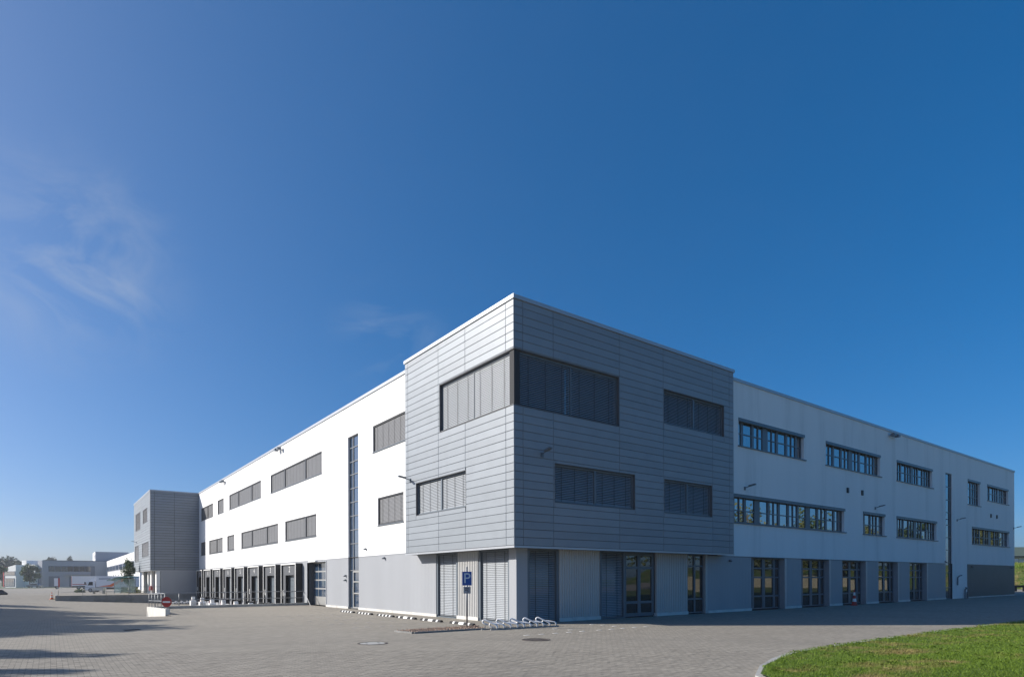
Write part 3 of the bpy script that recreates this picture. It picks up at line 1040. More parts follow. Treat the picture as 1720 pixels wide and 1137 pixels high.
TR.box(mb, TX+SUBD+0.001, CX1+0.01, -SUBD, 0.014, CZ0-0.02, ROW0-0.008)
obj('bottom_trim', mb, M['coping'], tower)
mb = MB()
TL.box(mb, TY-0.05, CY1+0.05, -0.4, 0.05, CZ1-0.15, CZ1)
TR.box(mb, TX+0.4, CX1+0.05, -0.4, 0.05, CZ1-0.15, CZ1)
mb.tube([(TX+0.1, TY+0.1, CZ1), (TX+0.1, TY+0.1, CZ1+0.10)], 0.02, 6)
obj('coping', mb, M['coping'], tower)

PANEL_MESH = {}
def panel_mesh(kind, w, h):
    key = (kind, round(w, 3), round(h, 3))
    if key not in PANEL_MESH:
        mb = MB(); c = 0.010; t = SUBD - 0.004
        u, v = w/2, h/2
        rings = [[(-u,-v,-t),(u,-v,-t),(u,v,-t),(-u,v,-t)], [(-u,-v,-c),(u,-v,-c),(u,v,-c),(-u,v,-c)],
                 [(-u+c,-v+c,0),(u-c,-v+c,0),(u-c,v-c,0),(-u+c,v-c,0)]]
        for r in rings:
            for a_, z_, d_ in r:
                mb.v.append((-d_, a_, z_) if kind == 'L' else (a_, -d_, z_))
        for k in range(2):
            for i in range(4):
                j = (i+1) % 4
                mb.f.append((k*4+i, k*4+j, k*4+4+j, k*4+4+i))
        mb.f.append((8, 9, 10, 11))
        PANEL_MESH[key] = mb.mesh('cladding_panel')
        PANEL_MESH[key].materials.append(M['panel'])
    return PANEL_MESH[key]

def subtract(rect, cuts):
    rects = [rect]
    for c in cuts:
        out = []
        for r in rects:
            h0, h1, z0, z1 = r
            a, b, p, q = max(h0, c[0]), min(h1, c[1]), max(z0, c[2]), min(z1, c[3])
            if a >= b or p >= q:
                out.append(r); continue
            if h0 < a: out.append((h0, a, z0, z1))
            if b < h1: out.append((b, h1, z0, z1))
            if z0 < p: out.append((a, b, z0, p))
            if q < z1: out.append((a, b, q, z1))
        rects = out
    return rects

def clad(F, parent, cols, rows, cuts, gap=0.011):
    k = 0
    for c0, c1 in zip(cols, cols[1:]):
        for z0, z1 in zip(rows, rows[1:]):
            for h0, h1, p, q in subtract((c0, c1, z0, z1), cuts):
                w, h = h1-h0-gap, q-p-gap
                if w < 0.03 or h < 0.03: continue
                o = obj('cladding_panel', panel_mesh(F.k, w, h), None, parent, loc=F.P((h0+h1)/2, 0, (p+q)/2))
                e = 0.0022
                o.rotation_euler = (random.gauss(0, e) if F.k == 'R' else 0, random.gauss(0, e) if F.k == 'L' else 0, random.gauss(0, e*0.5))
                k += 1
    return k
rows = [ROW0 + i*ROWH for i in range(31)]
rows[-1] = CZ1 - 0.155
kk = clad(TL, tower, [TY, 19.10, 22.0, 24.25, 27.21, CY1], rows, win_L)
kk += clad(TR, tower, [TX+SUBD-0.002, 14.49, 16.02, 19.80, 22.72, 26.49, 27.91, CX1], rows, win_R)
print('corner block panels', kk)
# reveals of the block windows, in a darker grey than the panels
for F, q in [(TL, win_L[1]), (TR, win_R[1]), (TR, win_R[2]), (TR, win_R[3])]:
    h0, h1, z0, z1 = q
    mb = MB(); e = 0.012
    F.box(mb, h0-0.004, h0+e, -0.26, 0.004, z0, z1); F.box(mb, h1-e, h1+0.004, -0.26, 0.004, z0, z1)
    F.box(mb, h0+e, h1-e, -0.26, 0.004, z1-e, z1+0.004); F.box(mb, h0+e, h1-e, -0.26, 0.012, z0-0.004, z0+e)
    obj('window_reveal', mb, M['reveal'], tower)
    sgn = 1 if F.k == 'L' else -1
    m_ = (h0+h1)/2
    blind_window(F, B, h0+0.014, h1-0.014, z0+0.014, z1-0.014, (m_,), rec=0.17, back=0.27, sill=False, tilt=66)
# corner window: a blind on each face and a slim post between them
zc0, zc1 = 8.41, 10.50
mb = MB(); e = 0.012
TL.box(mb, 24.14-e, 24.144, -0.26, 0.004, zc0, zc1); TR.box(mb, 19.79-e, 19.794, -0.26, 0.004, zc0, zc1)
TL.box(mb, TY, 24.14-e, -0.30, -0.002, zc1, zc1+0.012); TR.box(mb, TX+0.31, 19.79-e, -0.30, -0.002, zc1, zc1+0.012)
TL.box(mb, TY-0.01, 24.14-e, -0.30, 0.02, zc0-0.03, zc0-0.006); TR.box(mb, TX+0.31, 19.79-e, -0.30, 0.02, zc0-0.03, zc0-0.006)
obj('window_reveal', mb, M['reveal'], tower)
mb = MB()
mb.box(TX+0.16, TX+0.30, TY+0.16, TY+0.30, zc0-0.006, zc1)
cw = obj('corner_window', mb, M['alu'], B)
mb = MB()
for F, h1, b0 in ((TL, 24.12, TY+0.34), (TR, 19.77, TX+0.34)):
    F.box(mb, b0-0.06, b0, -0.28, -0.13, zc0, zc1); F.box(mb, h1-0.06, h1, -0.28, -0.13, zc0, zc1)
    F.box(mb, b0, h1-0.06, -0.28, -0.13, zc1-0.1, zc1); F.box(mb, (b0+h1)/2-0.03, (b0+h1)/2+0.03, -0.28, -0.135, zc0, zc1-0.1)
obj('window_frame', mb, M['frame'], cw)
for F, h1, b0 in ((TL, 24.06, TY+0.34), (TR, 19.71, TX+0.34)):
    m_ = (b0 + h1)/2
    mb = MB(); F.box(mb, b0, h1, -0.31, -0.285, zc0, zc1); obj('pane', mb, M['glass'], cw)
    blind(F, cw, b0+0.01, m_-0.04, zc0+0.02, zc1-0.1, -0.15, tilt=66)
    blind(F, cw, m_+0.04, h1-0.01, zc0+0.02, zc1-0.1, -0.15, tilt=66)

# ground floor under the corner block -----------------------------
G0, G1 = 0.02, CZ0+0.01
def plain(F, name, h0, h1, m, d0=-0.25, d1=0.0, z0=0.0, z1=G1):
    mb = MB(); F.box(mb, h0, h1, d0, d1, z0, z1)
    return obj(name, mb, M[m], B)
def pier(F, h0, h1):
    o = obj('pier', ribbed(F, h0, h1, 0.15, G1, d=-0.02, pitch=0.135, rib=0.03), M['pier'], B)
    mb = MB(); F.box(mb, h0-0.02, h1+0.02, -0.2, 0.03, -0.02, 0.148)
    obj('plinth', mb, M['plinth'], o)
def shade_bay(F, h0, h1, j=0.12):
    mb = MB()
    F.box(mb, h0, h0+j, -0.35, -0.03, 0, G1); F.box(mb, h1-j, h1, -0.35, -0.03, 0, G1); F.box(mb, h0+j, h1-j, -0.35, -0.06, G1-0.08, G1)
    F.box(mb, h0+j, h1-j, -0.35, -0.02, 0.0, 0.05)
    w = obj('window', mb, M['frame'], B)
    mb = MB(); F.box(mb, h0+j, h1-j, -0.34, -0.30, 0.05, G1-0.08); obj('pane', mb, M['glass'], w)
    blind(F, w, h0+j+0.01, h1-j-0.01, 0.08, G1-0.08, -0.14, pitch=0.075, tilt=66)
# left side (seen lit)
shade_bay(FL, 23.73, 25.62); pier(FL, 22.02, 23.71); shade_bay(FL, 19.78, 22.0)
# the corner post
mb = MB(); mb.box(WX, WX+0.56, WY, WY+0.48, 0, G1)
obj('corner_post', mb, M['ribbed'], B)
mb = MB(); mb.box(WX+0.4, WX+0.7, WY+0.3, WY+0.8, 0, G1); obj('corner_core', mb, M['substrate'], B)
# right side (in shade)
shade_bay(FR, 15.26, 16.93); pier(FR, 16.95, 19.31); shade_bay(FR, 19.33, 20.95)
glazed_window(FR, B, 20.97, 23.05, 0.03, G1, [('g', .62), ('f', .16), ('g', .62)], rails=(0.22, 0.76), rec=0.14, name='door', sill=False, lintel=False, rw=0.12, fw=0.16, m='glassdark')
pier(FR, 23.08, 25.42)
glazed_window(FR, B, 25.45, 26.9, 0.03, G1, [('g', .5), ('f', .1), ('g', .5)], rails=(0.24, 0.80), rec=0.14, name='window', sill=False, lintel=False, rw=0.08, fw=0.06, m='glassdark')
plain(FR, 'ribbed_wall', 26.9, 27.07, 'pier', -0.25, -0.01)

# far block at the end of the left wing ---------------------------
FX, FY, FY1 = 9.47, 83.92, 101.6
mb = MB(); mb.box(FX+0.05, WX+6, FY+0.05, FY1, 2.97, TOP-0.16)
far = obj('end_block', mb, M['substrate'], B)
EL, ER = Facade('L', FX), Facade('R', FY)
mb = MB(); mb.box(FX-0.04, WX+0.3, FY-0.04, FY1+0.04, TOP-0.15, TOP); obj('coping', mb, M['coping'], far)
win_E = [(93.9, 99.2, 8.5, 10.8), (86.7, 91.0, 8.95, 10.7), (95.9, 100.1, 4.3, 6.5), (85.6, 91.8, 4.75, 6.5)]
kk = clad(EL, far, [FY, 84.5, 92.5, FY1], rows, win_E, gap=0.03)
kk += clad(ER, far, [FX+0.05, 9.9, 12.0, WX], rows, [], gap=0.03)
for h0, h1, z0, z1 in win_E:
    blind_window(EL, B, h0, h1, z0, z1, (), rec=0.05, back=0.1, sill=False, pitch=0.12, m='blindgrey', fm='blackframe')
mb = MB(); mb.box(FX-0.005, WX+0.2, FY-0.005, FY1, 2.94, 3.03); obj('bottom_trim', mb, M['coping'], far)
mb = MB(); mb.box(10.55, WX, FY+0.03, FY+0.3, -1.3, 2.94); obj('ribbed_wall', mb, M['ribbed'], B)
for y0, y1 in ((84.0, 85.0), (88.6, 89.6), (91.6, 92.4), (96.6, 98.8)):
    mb = MB(); mb.box(10.1, 10.5, y0, y1, 0, 2.94); obj('pier', mb, M['white'], B)
for y0, y1 in ((85.0, 88.6), (89.6, 91.6), (92.4, 96.6), (98.8, 101.5)):
    mb = MB(); mb.box(10.4, 10.5, y0, y1, 0, 2.94); w = obj('window', mb, M['frame'], B)
    mb = MB(); mb.box(10.38, 10.4, y0+0.15, y1-0.15, 0.2, 2.8); obj('pane', mb, M['glass'], w)
mb = MB(); mb.box(10.5, WX, FY+0.3, FY1, -0.2, 2.94); obj('inner_lining', mb, M['substrate'], B)

# wall lamps, floodlights, vents ----------------------------------
def wall_lamp(F, h, z, side):
    """flat lamp head on a short arm, sticking out from the wall."""
    mb = MB(); mb.smooth = False
    F.box(mb, h-0.06, h+0.06, 0.0, 0.05, z-0.12, z+0.06)
    mb.tube([F.P(h, 0.03, z), F.P(h+0.02*side, 0.18, z+0.04), F.P(h+0.03*side, 0.30, z+0.06)], 0.022, 8)
    lm = obj('wall_lamp', mb, M['frame'], B)
    mb = MB()
    p = [F.P(h+a*side, d, z+q) for a, d, q in ((-0.05, .26, .05), (0.12, .26, .05), (0.14, .62, .11), (-0.02, .62, .11))]
    t = [(x, y, zz+0.06) for x, y, zz in p]
    mb.poly(p); mb.poly(t[::-1])
    for i in range(4): mb.quad(p[i], p[(i+1)%4], t[(i+1)%4], t[i])
    obj('lamp_head', mb, M['frame'], lm)
for h, z in ((30.4, 6.72), (46.4, 6.70), (62.1, 6.72), (77.7, 6.75)):
    wall_lamp(FR, h, z, 1)
wall_lamp(TL, 26.95, 6.62, 1); wall_lamp(TR, 15.42, 6.66, -1)
wall_lamp(EL, 98.0, 7.0, 1)
def floodlight(F, h, z):
    mb = MB()
    F.box(mb, h-0.05, h+0.05, 0, 0.12, z-0.05, z+0.05)
    F.box(mb, h-0.35, h+0.35, 0.10, 0.14, z-0.02, z+0.02)
    fl = obj('floodlight', mb, M['frame'], B)
    for sgn in (-1, 1):
        mb = MB(); F.box(mb, h+sgn*0.34-0.17, h+sgn*0.34+0.17, 0.14, 0.42, z-0.12, z+0.06)
        obj('lamp_head', mb, M['frame'], fl)
floodlight(FL, 70.0, 12.15); floodlight(FL, 50.1, 12.15); floodlight(FR, 49.1, 12.15)
for h in (42.3, 44.4, 70.8, 72.5):
    mb = MB(); FR.box(mb, h-0.12, h+0.12, -0.02, 0.06, 7.42, 7.76)
    v = obj('vent', mb, M['black'], B)
    mb = MB()
    for k in range(4): FR.box(mb, h-0.10, h+0.10, 0.06, 0.085, 7.46+k*0.075, 7.49+k*0.075)
    obj('louvre', mb, M['frame'], v)
for F, h, z in ((FL, 33.7, 3.55), (FL, 31.2, 2.95), (FR, 28.95, 2.72), (FR, 59.3, 3.1), (FR, 65.6, 2.75), (FR, 76.8, 2.75), (FL, 36.75, 2.02), (FL, 36.75, 1.75)):
    mb = MB(); F.box(mb, h-0.05, h+0.05, 0.02, 0.10, z-0.05, z+0.06); F.box(mb, h-0.03, h+0.03, 0.10, 0.17, z-0.05, z+0.01)
    obj('sensor', mb, M['frame'], B)
mb = MB()   # bend pipes by the far end of the right wing
mb.tube([FR.P(63.6, 0.12, 0.0), FR.P(63.6, 0.12, 0.75), FR.P(63.6, 0.30, 0.9), FR.P(63.2, 0.30, 0.92)], 0.06, 8)
mb.tube([FR.P(64.2, 0.12, 0.0), FR.P(64.2, 0.12, 0.45), FR.P(63.75, 0.25, 0.5)], 0.08, 8)
obj('vent_pipe', mb, M['frame'], B)
mb = MB(); mb.tube([FR.P(62.0, 0.08, 1.15), FR.P(62.0, 0.08, 1.8), FR.P(62.0, 0.22, 1.95), FR.P(62.25, 0.3, 1.98)], 0.05, 8)
obj('vent_pipe', mb, M['frame'], B)

# ------------------------------------------------------------------ dock court: kerb, retaining walls, railings
mb = MB(); mb.box(4.95, WX-0.02, 43.75, 44.1, -1.5, 0.16)
k1 = obj('dock_kerb', mb, M['concrete'])
tag(k1, 'low grey concrete kerb wall beside the sunken dock court, under the long railing', 'wall')
mb = MB()
mb.prism([(36.1, -0.5), (43.72, -1.4), (43.72, 0.16), (36.1, 0.30)], 'x', 4.74, 4.95)
k2 = obj('ramp_wall', mb, M['concrete_light'])
tag(k2, 'short pale concrete wall lit by the sun, carrying the no-entry sign', 'wall')
root = thing('retaining_wall', 'long dark grey concrete retaining wall at the far side of the dock court', 'wall', (0.5, 83.9, -0.6))
xs = [0.45, 4.0, 7.5, 11.0, WX-0.05]
for x0, x1 in zip(xs, xs[1:]):
    mb = MB(); mb.prism([(x0+0.012, -1.6), (x1-0.012, -1.6), (x1-0.012, 0.14), (x0+0.012, 0.14)], 'y', 83.85, 84.12)
    obj('wall_section', mb, M['darkconcrete'], root)
mb = MB(); mb.box(0.42, 0.62, 84.12, 94.0, -1.2, 0.13)
obj('wall_section', mb, M['darkconcrete'], root)

def railing(name, label, posts, top, mids, r=0.024, loc=None):
    root = thing(name, label, 'railing', loc or posts[0])
    for p in posts:
        mb = MB(); mb.tube([p, (p[0], p[1], top(p))], r, 8); mb.smooth = True
        obj('post', mb, M['galv'], root)
    for k, dz in enumerate([0.0] + list(mids)):
        mb = MB(); mb.tube([(p[0], p[1], top(p) - dz) for p in posts], r*0.95, 8); mb.smooth = True
        obj('handrail' if k == 0 else 'rail', mb, M['galv'], root)
    return root
posts = [(14.45 - i*1.32, 43.93, 0.15) for i in range(8)]
railing('railing', 'long galvanised railing on the kerb in front of the loading docks', posts, lambda p: 0.98, (0.45,))
mb = MB(); mb.tube([(14.45, 43.93, 0.97), (14.45, 42.6, 0.0)], 0.022, 8)
o = obj('railing_brace', mb, M['galv']); o.parent = [q for q in COL.objects if q.name == 'railing'][0]
o.matrix_parent_inverse = wmat(o.parent).inverted()
posts = [(4.845, 43.6 - i*1.3, 0.16 + 0.12*i/5) for i in range(6)]
railing('railing', 'short galvanised railing stepping along the pale wall by the no-entry sign', posts, lambda p: p[2] + 0.80, (0.42,), r=0.019)
posts = [(0.7 + i*2.2, 84.0, 0.13) for i in range(6)]
railing('railing', 'thin grey railing on top of the far retaining wall', posts, lambda p: 1.05, (0.5,), r=0.018)

# truck wheel guides in the court, white with red
def wheel_guide():
    t = thing('wheel_guide', '', 'wheel guide')
    mb = MB(); mb.prism([(-0.2, 0.0), (0.2, 0.0), (0.2, 0.78), (0.08, 0.98), (-0.08, 0.98), (-0.2, 0.78)], 'x', -0.16, 0.16)
    obj('post', mb, M['white'], t, world=False)
    mb = MB(); mb.prism([(-0.95, 0.0), (-0.22, 0.0), (-0.22, 0.56), (-0.85, 0.56), (-0.95, 0.46)], 'x', -0.40, 0.16)
    obj('stub_post', mb, M['white'], t, world=False)
    mb = MB(); mb.prism([(0.21, 0.0), (0.42, 0.0), (0.42, 0.7), (0.21, 0.85)], 'x', -0.14, 0.14)
    obj('red_post', mb, M['red'], t, world=False)
    return t
guide0 = wheel_guide()
ord_ = ['nearest', 'second nearest', 'third nearest', 'fourth nearest', 'fifth nearest', 'sixth nearest']
for i, (yy, dk) in enumerate([(52.3, 3), (57.2, 4), (62.0, 5), (67.0, 6), (72.0, 7), (77.2, 8)]):
    t = guide0 if i == 0 else copy_tree(guide0)
    t.location = (12.9, yy, court_z(12.9))
    tag(t, ['nearest', 'second nearest', 'third nearest', 'fourth nearest', 'second farthest', 'farthest'][i] + ' white and red wheel guide before the loading docks', 'wheel guide', 'wheel guides before the loading docks')

# ------------------------------------------------------------------ signs
# no-entry sign on the ramp wall
ns = thing('no_entry_sign', 'round red no-entry sign with white bar on a short post', 'sign', (4.84, 36.3, 0.28))
mb = MB(); mb.cyl((4.84, 36.3, 0.2), 0.025, 0.72, 'z', 8); obj('post', mb, M['galv'], ns)
nrm = Vector((-0.62, -0.78, 0)).normalized(); rt = Vector((nrm.y, -nrm.x, 0)) * -1
def disc(c, r, th, m, name, parent, seg=40):
    mb = MB(); mb.tube([c - nrm*th/2, c + nrm*th/2], r, seg); return obj(name, mb, m, parent)
c = Vector((4.84, 36.3, 0.66)) + nrm*0.035
dsc = disc(c, 0.265, 0.012, M['red'], 'sign_disc', ns)
mb = MB()
p = []
for a, b in ((-0.20, -0.042), (0.20, -0.042), (0.20, 0.042), (-0.20, 0.042)):
    p.append(c + rt*a + Vector((0,0,b)) + nrm*0.009)
q = [v + nrm*0.003 for v in p]
mb.poly(q)
for i in range(4): mb.quad(p[i], p[(i+1)%4], q[(i+1)%4], q[i])
obj('white_bar', mb, M['white'], dsc)

# parking sign by the bicycle stand
PSX, PSY = 12.02, 18.74
ps = thing('parking_sign', 'blue parking sign with a white P and small grey plate on a thin post', 'sign', (PSX, PSY, 0))
mb = MB(); mb.cyl((PSX, PSY, 0), 0.03, 2.22, 'z', 10); mb.smooth = True; obj('post', mb, M['galv'], ps)
ang = math.atan2(0.8, 0.6) - math.pi/2 + R(8)
def plate(w, h, z, m, name):
    mb = MB(); mb.box(-w/2, w/2, -0.006, 0.006, -h/2, h/2)
    o = obj(name, mb, m, ps)
    o.location = (PSX + 0.042*math.sin(ang), PSY - 0.042*math.cos(ang), z); o.rotation_euler = (0, 0, ang)
    return o
p1 = plate(0.35, 0.50, 1.80, M['signblue'], 'sign_plate')
tm = text_mesh('P', 0.52, 0.002); tm.materials.append(mat('signletter', (0.50, 0.60, 0.66), 0.5))
o = obj('sign_letter', tm, None, p1, world=False); o.location = (0.0, -0.0095, -0.005); o.rotation_euler = (R(90), 0, 0)
p2 = plate(0.25, 0.25, 1.385, M['signgrey'], 'sign_plate')
mb = MB()
for z, a, b in ((0.055, -0.07, 0.07), (0.0, -0.075, 0.05), (-0.06, -0.005, 0.075)):
    mb.box(a, b, -0.0085, -0.0065, z-0.014, z+0.014)
obj('plate_lettering', mb, mat('letterdark', (0.05, 0.055, 0.07), 0.6), p2, world=False)

# ------------------------------------------------------------------ bicycle stand
def bike_rack(n=10, L_=2.75):
    t = thing('bicycle_stand', '', 'bicycle stand')
    mb = MB(); mb.box(-0.12, L_+0.12, -0.03, 0.03, 0.0, 0.045); mb.box(-0.32, L_-0.2, 0.25, 0.31, 0.0, 0.045)
    obj('base_rail', mb, M['galv'], t, world=False)
    dv = Vector((-0.74, 0.67, 0)); pv = Vector((0.67, 0.74, 0))
    for i in range(n):
        x = 0.15 + (L_-0.15)*i/(n-1)
        H = 0.37 if i % 2 == 0 else 0.245
        mb = MB(); mb.smooth = True
        ends = []
        for s_ in (-0.035, 0.035):
            o_ = Vector((x, 0, 0)) + pv*s_
            pts = [o_ + Vector((0, 0, 0.03)), o_ + Vector((0, 0, 0.13))]
            pts += [o_ + dv*0.05 + Vector((0, 0, 0.175))]
            top = o_ + dv*0.44 + Vector((0, 0, H-0.02))
            pts += [pts[-1].lerp(top, q) for q in (0.33, 0.66, 1.0)]
            for k in range(1, 7):          # the hoop curls over at its upper end
                a_ = math.pi*k/6
                pts.append(top + dv*(0.075*math.sin(a_)) + Vector((0, 0, -0.07 + 0.07*math.cos(a_))))
            pts.append(pts[-1] - dv*0.10 - Vector((0, 0, 0.03)))
            ends.append(pts[-1])
            mb.tube([tuple(p) for p in pts], 0.025, 8)
        mb.tube([tuple(e) for e in ends], 0.024, 8)
        hd = obj('wheel_holder', mb, mat('galvbright', (0.74, 0.74, 0.74), 0.4, metal=0.2), t, world=False)
        mb = MB(); c_ = Vector((x, 0, 0)) + dv*0.42
        mb.tube([(c_.x, c_.y, 0.02), (c_.x, c_.y, H-0.14)], 0.013, 6); obj('strut', mb, M['galv'], hd, world=False)
    return t
rk = bike_rack()
rk.location = (12.35, 17.55, 0.0); rk.rotation_euler = (0, 0, R(-3))
tag(rk, 'galvanised bicycle stand with sloping wheel holders beside the parking sign', 'bicycle stand', 'bicycle stands')
rk2 = copy_tree(rk)
rk2.location = (11.2, 80.2, court_z(12.0) + 0.02); rk2.rotation_euler = (0, 0, R(-6))
tag(rk2, 'distant bicycle stand behind the railing at the foot of the far grey wall', 'bicycle stand', 'bicycle stands')

# ------------------------------------------------------------------ parking stops
def wheel_stop(style):
    t = thing('wheel_stop', '', 'wheel stop')
    mb = MB()
    pr = [(-0.075, 0.0), (0.075, 0.0), (0.06, 0.05), (0.035, 0.085), (-0.035, 0.085), (-0.06, 0.05)]
    mb.prism(pr, 'y', -0.87, 0.87)
    obj('rubber_body', mb, M['rubber'], t, world=False)
    patches = [(-0.62, -0.50), (-0.24, -0.12), (0.14, 0.26), (0.52, 0.64)] if style == 0 else [(-0.62, -0.50), (-0.19, 0.17), (0.50, 0.62)]
    pr2 = [(-0.064, 0.049), (0.064, 0.049), (0.038, 0.089), (-0.038, 0.089)]
    pr2 = [(-0.079, 0.006), (-0.064, 0.051), (-0.038, 0.090), (0.038, 0.090), (0.064, 0.051), (0.079, 0.006)]
    for a, b in patches:
        mb = MB(); mb.prism(pr2, 'y', a, b)
        obj('white_patch', mb, M['white'], t, world=False)
    return t
st0, st1 = wheel_stop(0), wheel_stop(1)
names = ['sixth parking stop from the parking sign, nearest the glass stair door', 'fifth black and white parking stop from the parking sign',
         'fourth black and white parking stop from the parking sign', 'third parking stop from the sign, with a long white centre',
         'second parking stop from the sign, with a long white centre', 'black parking stop with white centre right behind the parking sign']
first = {0: st0, 1: st1}; used = {0: False, 1: False}
for i, yy in enumerate((32.2, 29.9, 27.45, 25.3, 23.0, 20.55)):
    s_ = 0 if i < 3 else 1
    t = first[s_] if not used[s_] else copy_tree(first[s_])
    used[s_] = True
    t.location = (12.95, yy, 0.0); t.rotation_euler = (0, 0, random.gauss(0, 0.012))
    tag(t, names[i], 'wheel stop', 'black and white parking stops along the grey wall')

# ------------------------------------------------------------------ planting bed with kerb
bed_pts = [(9.36, 19.05), (9.52, 18.08), (12.3, 18.02), (12.3, 18.75), (12.75, 19.05)]
bed = thing('gravel_bed', 'narrow bed of brown gravel and dry stalks with a stone edge by the parking sign', 'gravel bed', (11.0, 18.5, 0))
mb = MB(); mb.poly([(x, y, 0.03) for x, y in bed_pts]); obj('soil', mb, M['gravel'], bed)
for (a, b), (c_, d_) in (((9.36, 19.05), (9.52, 18.08)), ((9.52, 18.08), (12.3, 18.02))):
    v = Vector((c_-a, d_-b, 0)); n = max(2, int(v.length/0.7)); u = v.normalized(); w_ = Vector((u.y, -u.x, 0))
    for i in range(n):
        p0 = Vector((a, b, 0)) + v*(i/n) + u*0.004; p1_ = Vector((a, b, 0)) + v*((i+1)/n) - u*0.004
        mb = MB()
        mb.prism([tuple(p[:2]) for p in (p0, p1_, p1_ + w_*0.07, p0 + w_*0.07)], 'z', -0.02, 0.055)
        obj('edging_stone', mb, M['darkconcrete'], bed)  # darker concrete colour stands in for the shaded front of the edging
mb = MB(); rnd = random.Random(5)
def inpoly(x, y, P):
    r = False
    for (a, b), (c_, d_) in zip(P, P[1:] + P[:1]):
        if (b > y) != (d_ > y) and x < (c_-a)*(y-b)/(d_-b) + a: r = not r
    return r
k = 0
while k < 1500:
    x, y = rnd.uniform(9.3, 12.8), rnd.uniform(18.0, 19.1)
    if not inpoly(x, y, bed_pts): continue
    r = rnd.uniform(0.018, 0.05); n = len(mb.v); z = 0.03
    mb.v += [(x+r, y, z+r*.4), (x-r*.6, y+r*.8, z+r*.3), (x-r*.7, y-r*.7, z+r*.35), (x+rnd.gauss(0,r*.3), y+rnd.gauss(0,r*.3), z+r*1.2), (x, y, z-0.01)]
    mb.f += [(n,n+1,n+3), (n+1,n+2,n+3), (n+2,n,n+3), (n,n+4,n+1), (n+1,n+4,n+2), (n+2,n+4,n)]
    k += 1
obj('pebbles', mb, M['pebble'], bed, kind='stuff')
mb = MB()
for k in range(420):
    x, y = rnd.uniform(9.5, 12.6), rnd.uniform(18.1, 19.0)
    if not inpoly(x, y, bed_pts): continue
    h_ = rnd.uniform(0.04, 0.13); a = rnd.uniform(0, 6.28); n = len(mb.v)
    mb.v += [(x-0.006*math.cos(a), y-0.006*math.sin(a), 0.03), (x+0.006*math.cos(a), y+0.006*math.sin(a), 0.03), (x+rnd.gauss(0,.03), y+rnd.gauss(0,.03), 0.03+h_)]
    mb.f.append((n, n+1, n+2))
obj('stalks', mb, mat('stalk', (0.17, 0.10, 0.06), 0.9, var=0.3, vscale=20), bed, kind='stuff')

# manhole covers and drain
def manhole(x, y, r, label, m):
    t = thing('manhole_cover', label, 'manhole cover', (x, y, 0), 0, 'manhole covers in the paving')
    mb = MB(); seg = 36
    for i in range(seg):
        a, b = 2*math.pi*i/seg, 2*math.pi*(i+1)/seg
        for (r0, r1, z0, z1) in ((r, r-0.05, 0.008, 0.010), (r, r, -0.01, 0.008), (r-0.05, r-0.05, 0.010, 0.0)):
            mb.quad((r0*math.cos(a), r0*math.sin(a), z0), (r0*math.cos(b), r0*math.sin(b), z0), (r1*math.cos(b), r1*math.sin(b), z1), (r1*math.cos(a), r1*math.sin(a), z1))
    obj('ring', mb, M['iron'], t, world=False)
    mb = MB(); mb.cyl((0, 0, -0.01), r-0.075, 0.016, 'z', 36); lid = obj('lid', mb, m, t, world=False)
    mb = MB()
    for k in range(4):
        a = k*math.pi/2 + 0.4
        mb.box(r*0.55*math.cos(a)-0.03, r*0.55*math.cos(a)+0.03, r*0.55*math.sin(a)-0.03, r*0.55*math.sin(a)+0.03, 0.005, 0.0085)
    obj('lifting_hole', mb, M['black'], lid, world=False)
manhole(7.16, 16.01, 0.42, 'round manhole cover with concrete filling left of the parking sign', M['concrete'])
manhole(11.33, 13.95, 0.42, 'rusty brown round manhole cover in front of the bicycle stand', M['iron'])
dr = thing('drain_grate', 'small dark drain grate in the tree shadow at the left', 'drain grate', (2.34, 25.8, 0))
mb = MB(); mb.box(-0.25, 0.25, -0.25, -0.21, -0.01, 0.012); mb.box(-0.25, 0.25, 0.21, 0.25, -0.01, 0.012); mb.box(-0.25, -0.21, -0.21, 0.21, -0.01, 0.012); mb.box(0.21, 0.25, -0.21, 0.21, -0.01, 0.012)
mb.box(-0.21, 0.21, -0.21, 0.21, -0.01, 0.005)
obj('grate_frame', mb, M['black'], dr, world=False)
mb = MB()
for k in range(6): mb.box(-0.2, 0.2, -0.19+k*0.07, -0.15+k*0.07, 0.004, 0.011)
obj('bars', mb, M['iron'], dr, world=False)

# ------------------------------------------------------------------ cones
def cone(x, y, z, label, h=0.75, stripes='orange'):
    t = thing('traffic_cone', label, 'traffic cone', (x, y, z), 0.3)
    mb = MB(); mb.box(-0.2, 0.2, -0.2, 0.2, 0, 0.04); obj('base', mb, M[stripes], t, world=False)
    n = 5
    for k in range(n):
        a, b = k/n, (k+1)/n
        mb = MB(); mb.smooth = False
        r = lambda f: 0.15*(1-f) + 0.025*f
        mb.tube([(0,0,0.04+a*(h-0.04)), (0,0,0.04+b*(h-0.04))], r(a), 18, r(b), cap=(k == n-1))
        obj('cone_band', mb, M['white'] if k % 2 else M[stripes], t, world=False)
cone(0.13, 86.8, ground_z(0.13, 86.8), 'small orange and white traffic cone at the end of the far wall', 0.8, 'orange')
cone(42.0, 18.75, 0, 'red and white striped cone standing before the glass doors of the shaded wing', 1.05, 'red')

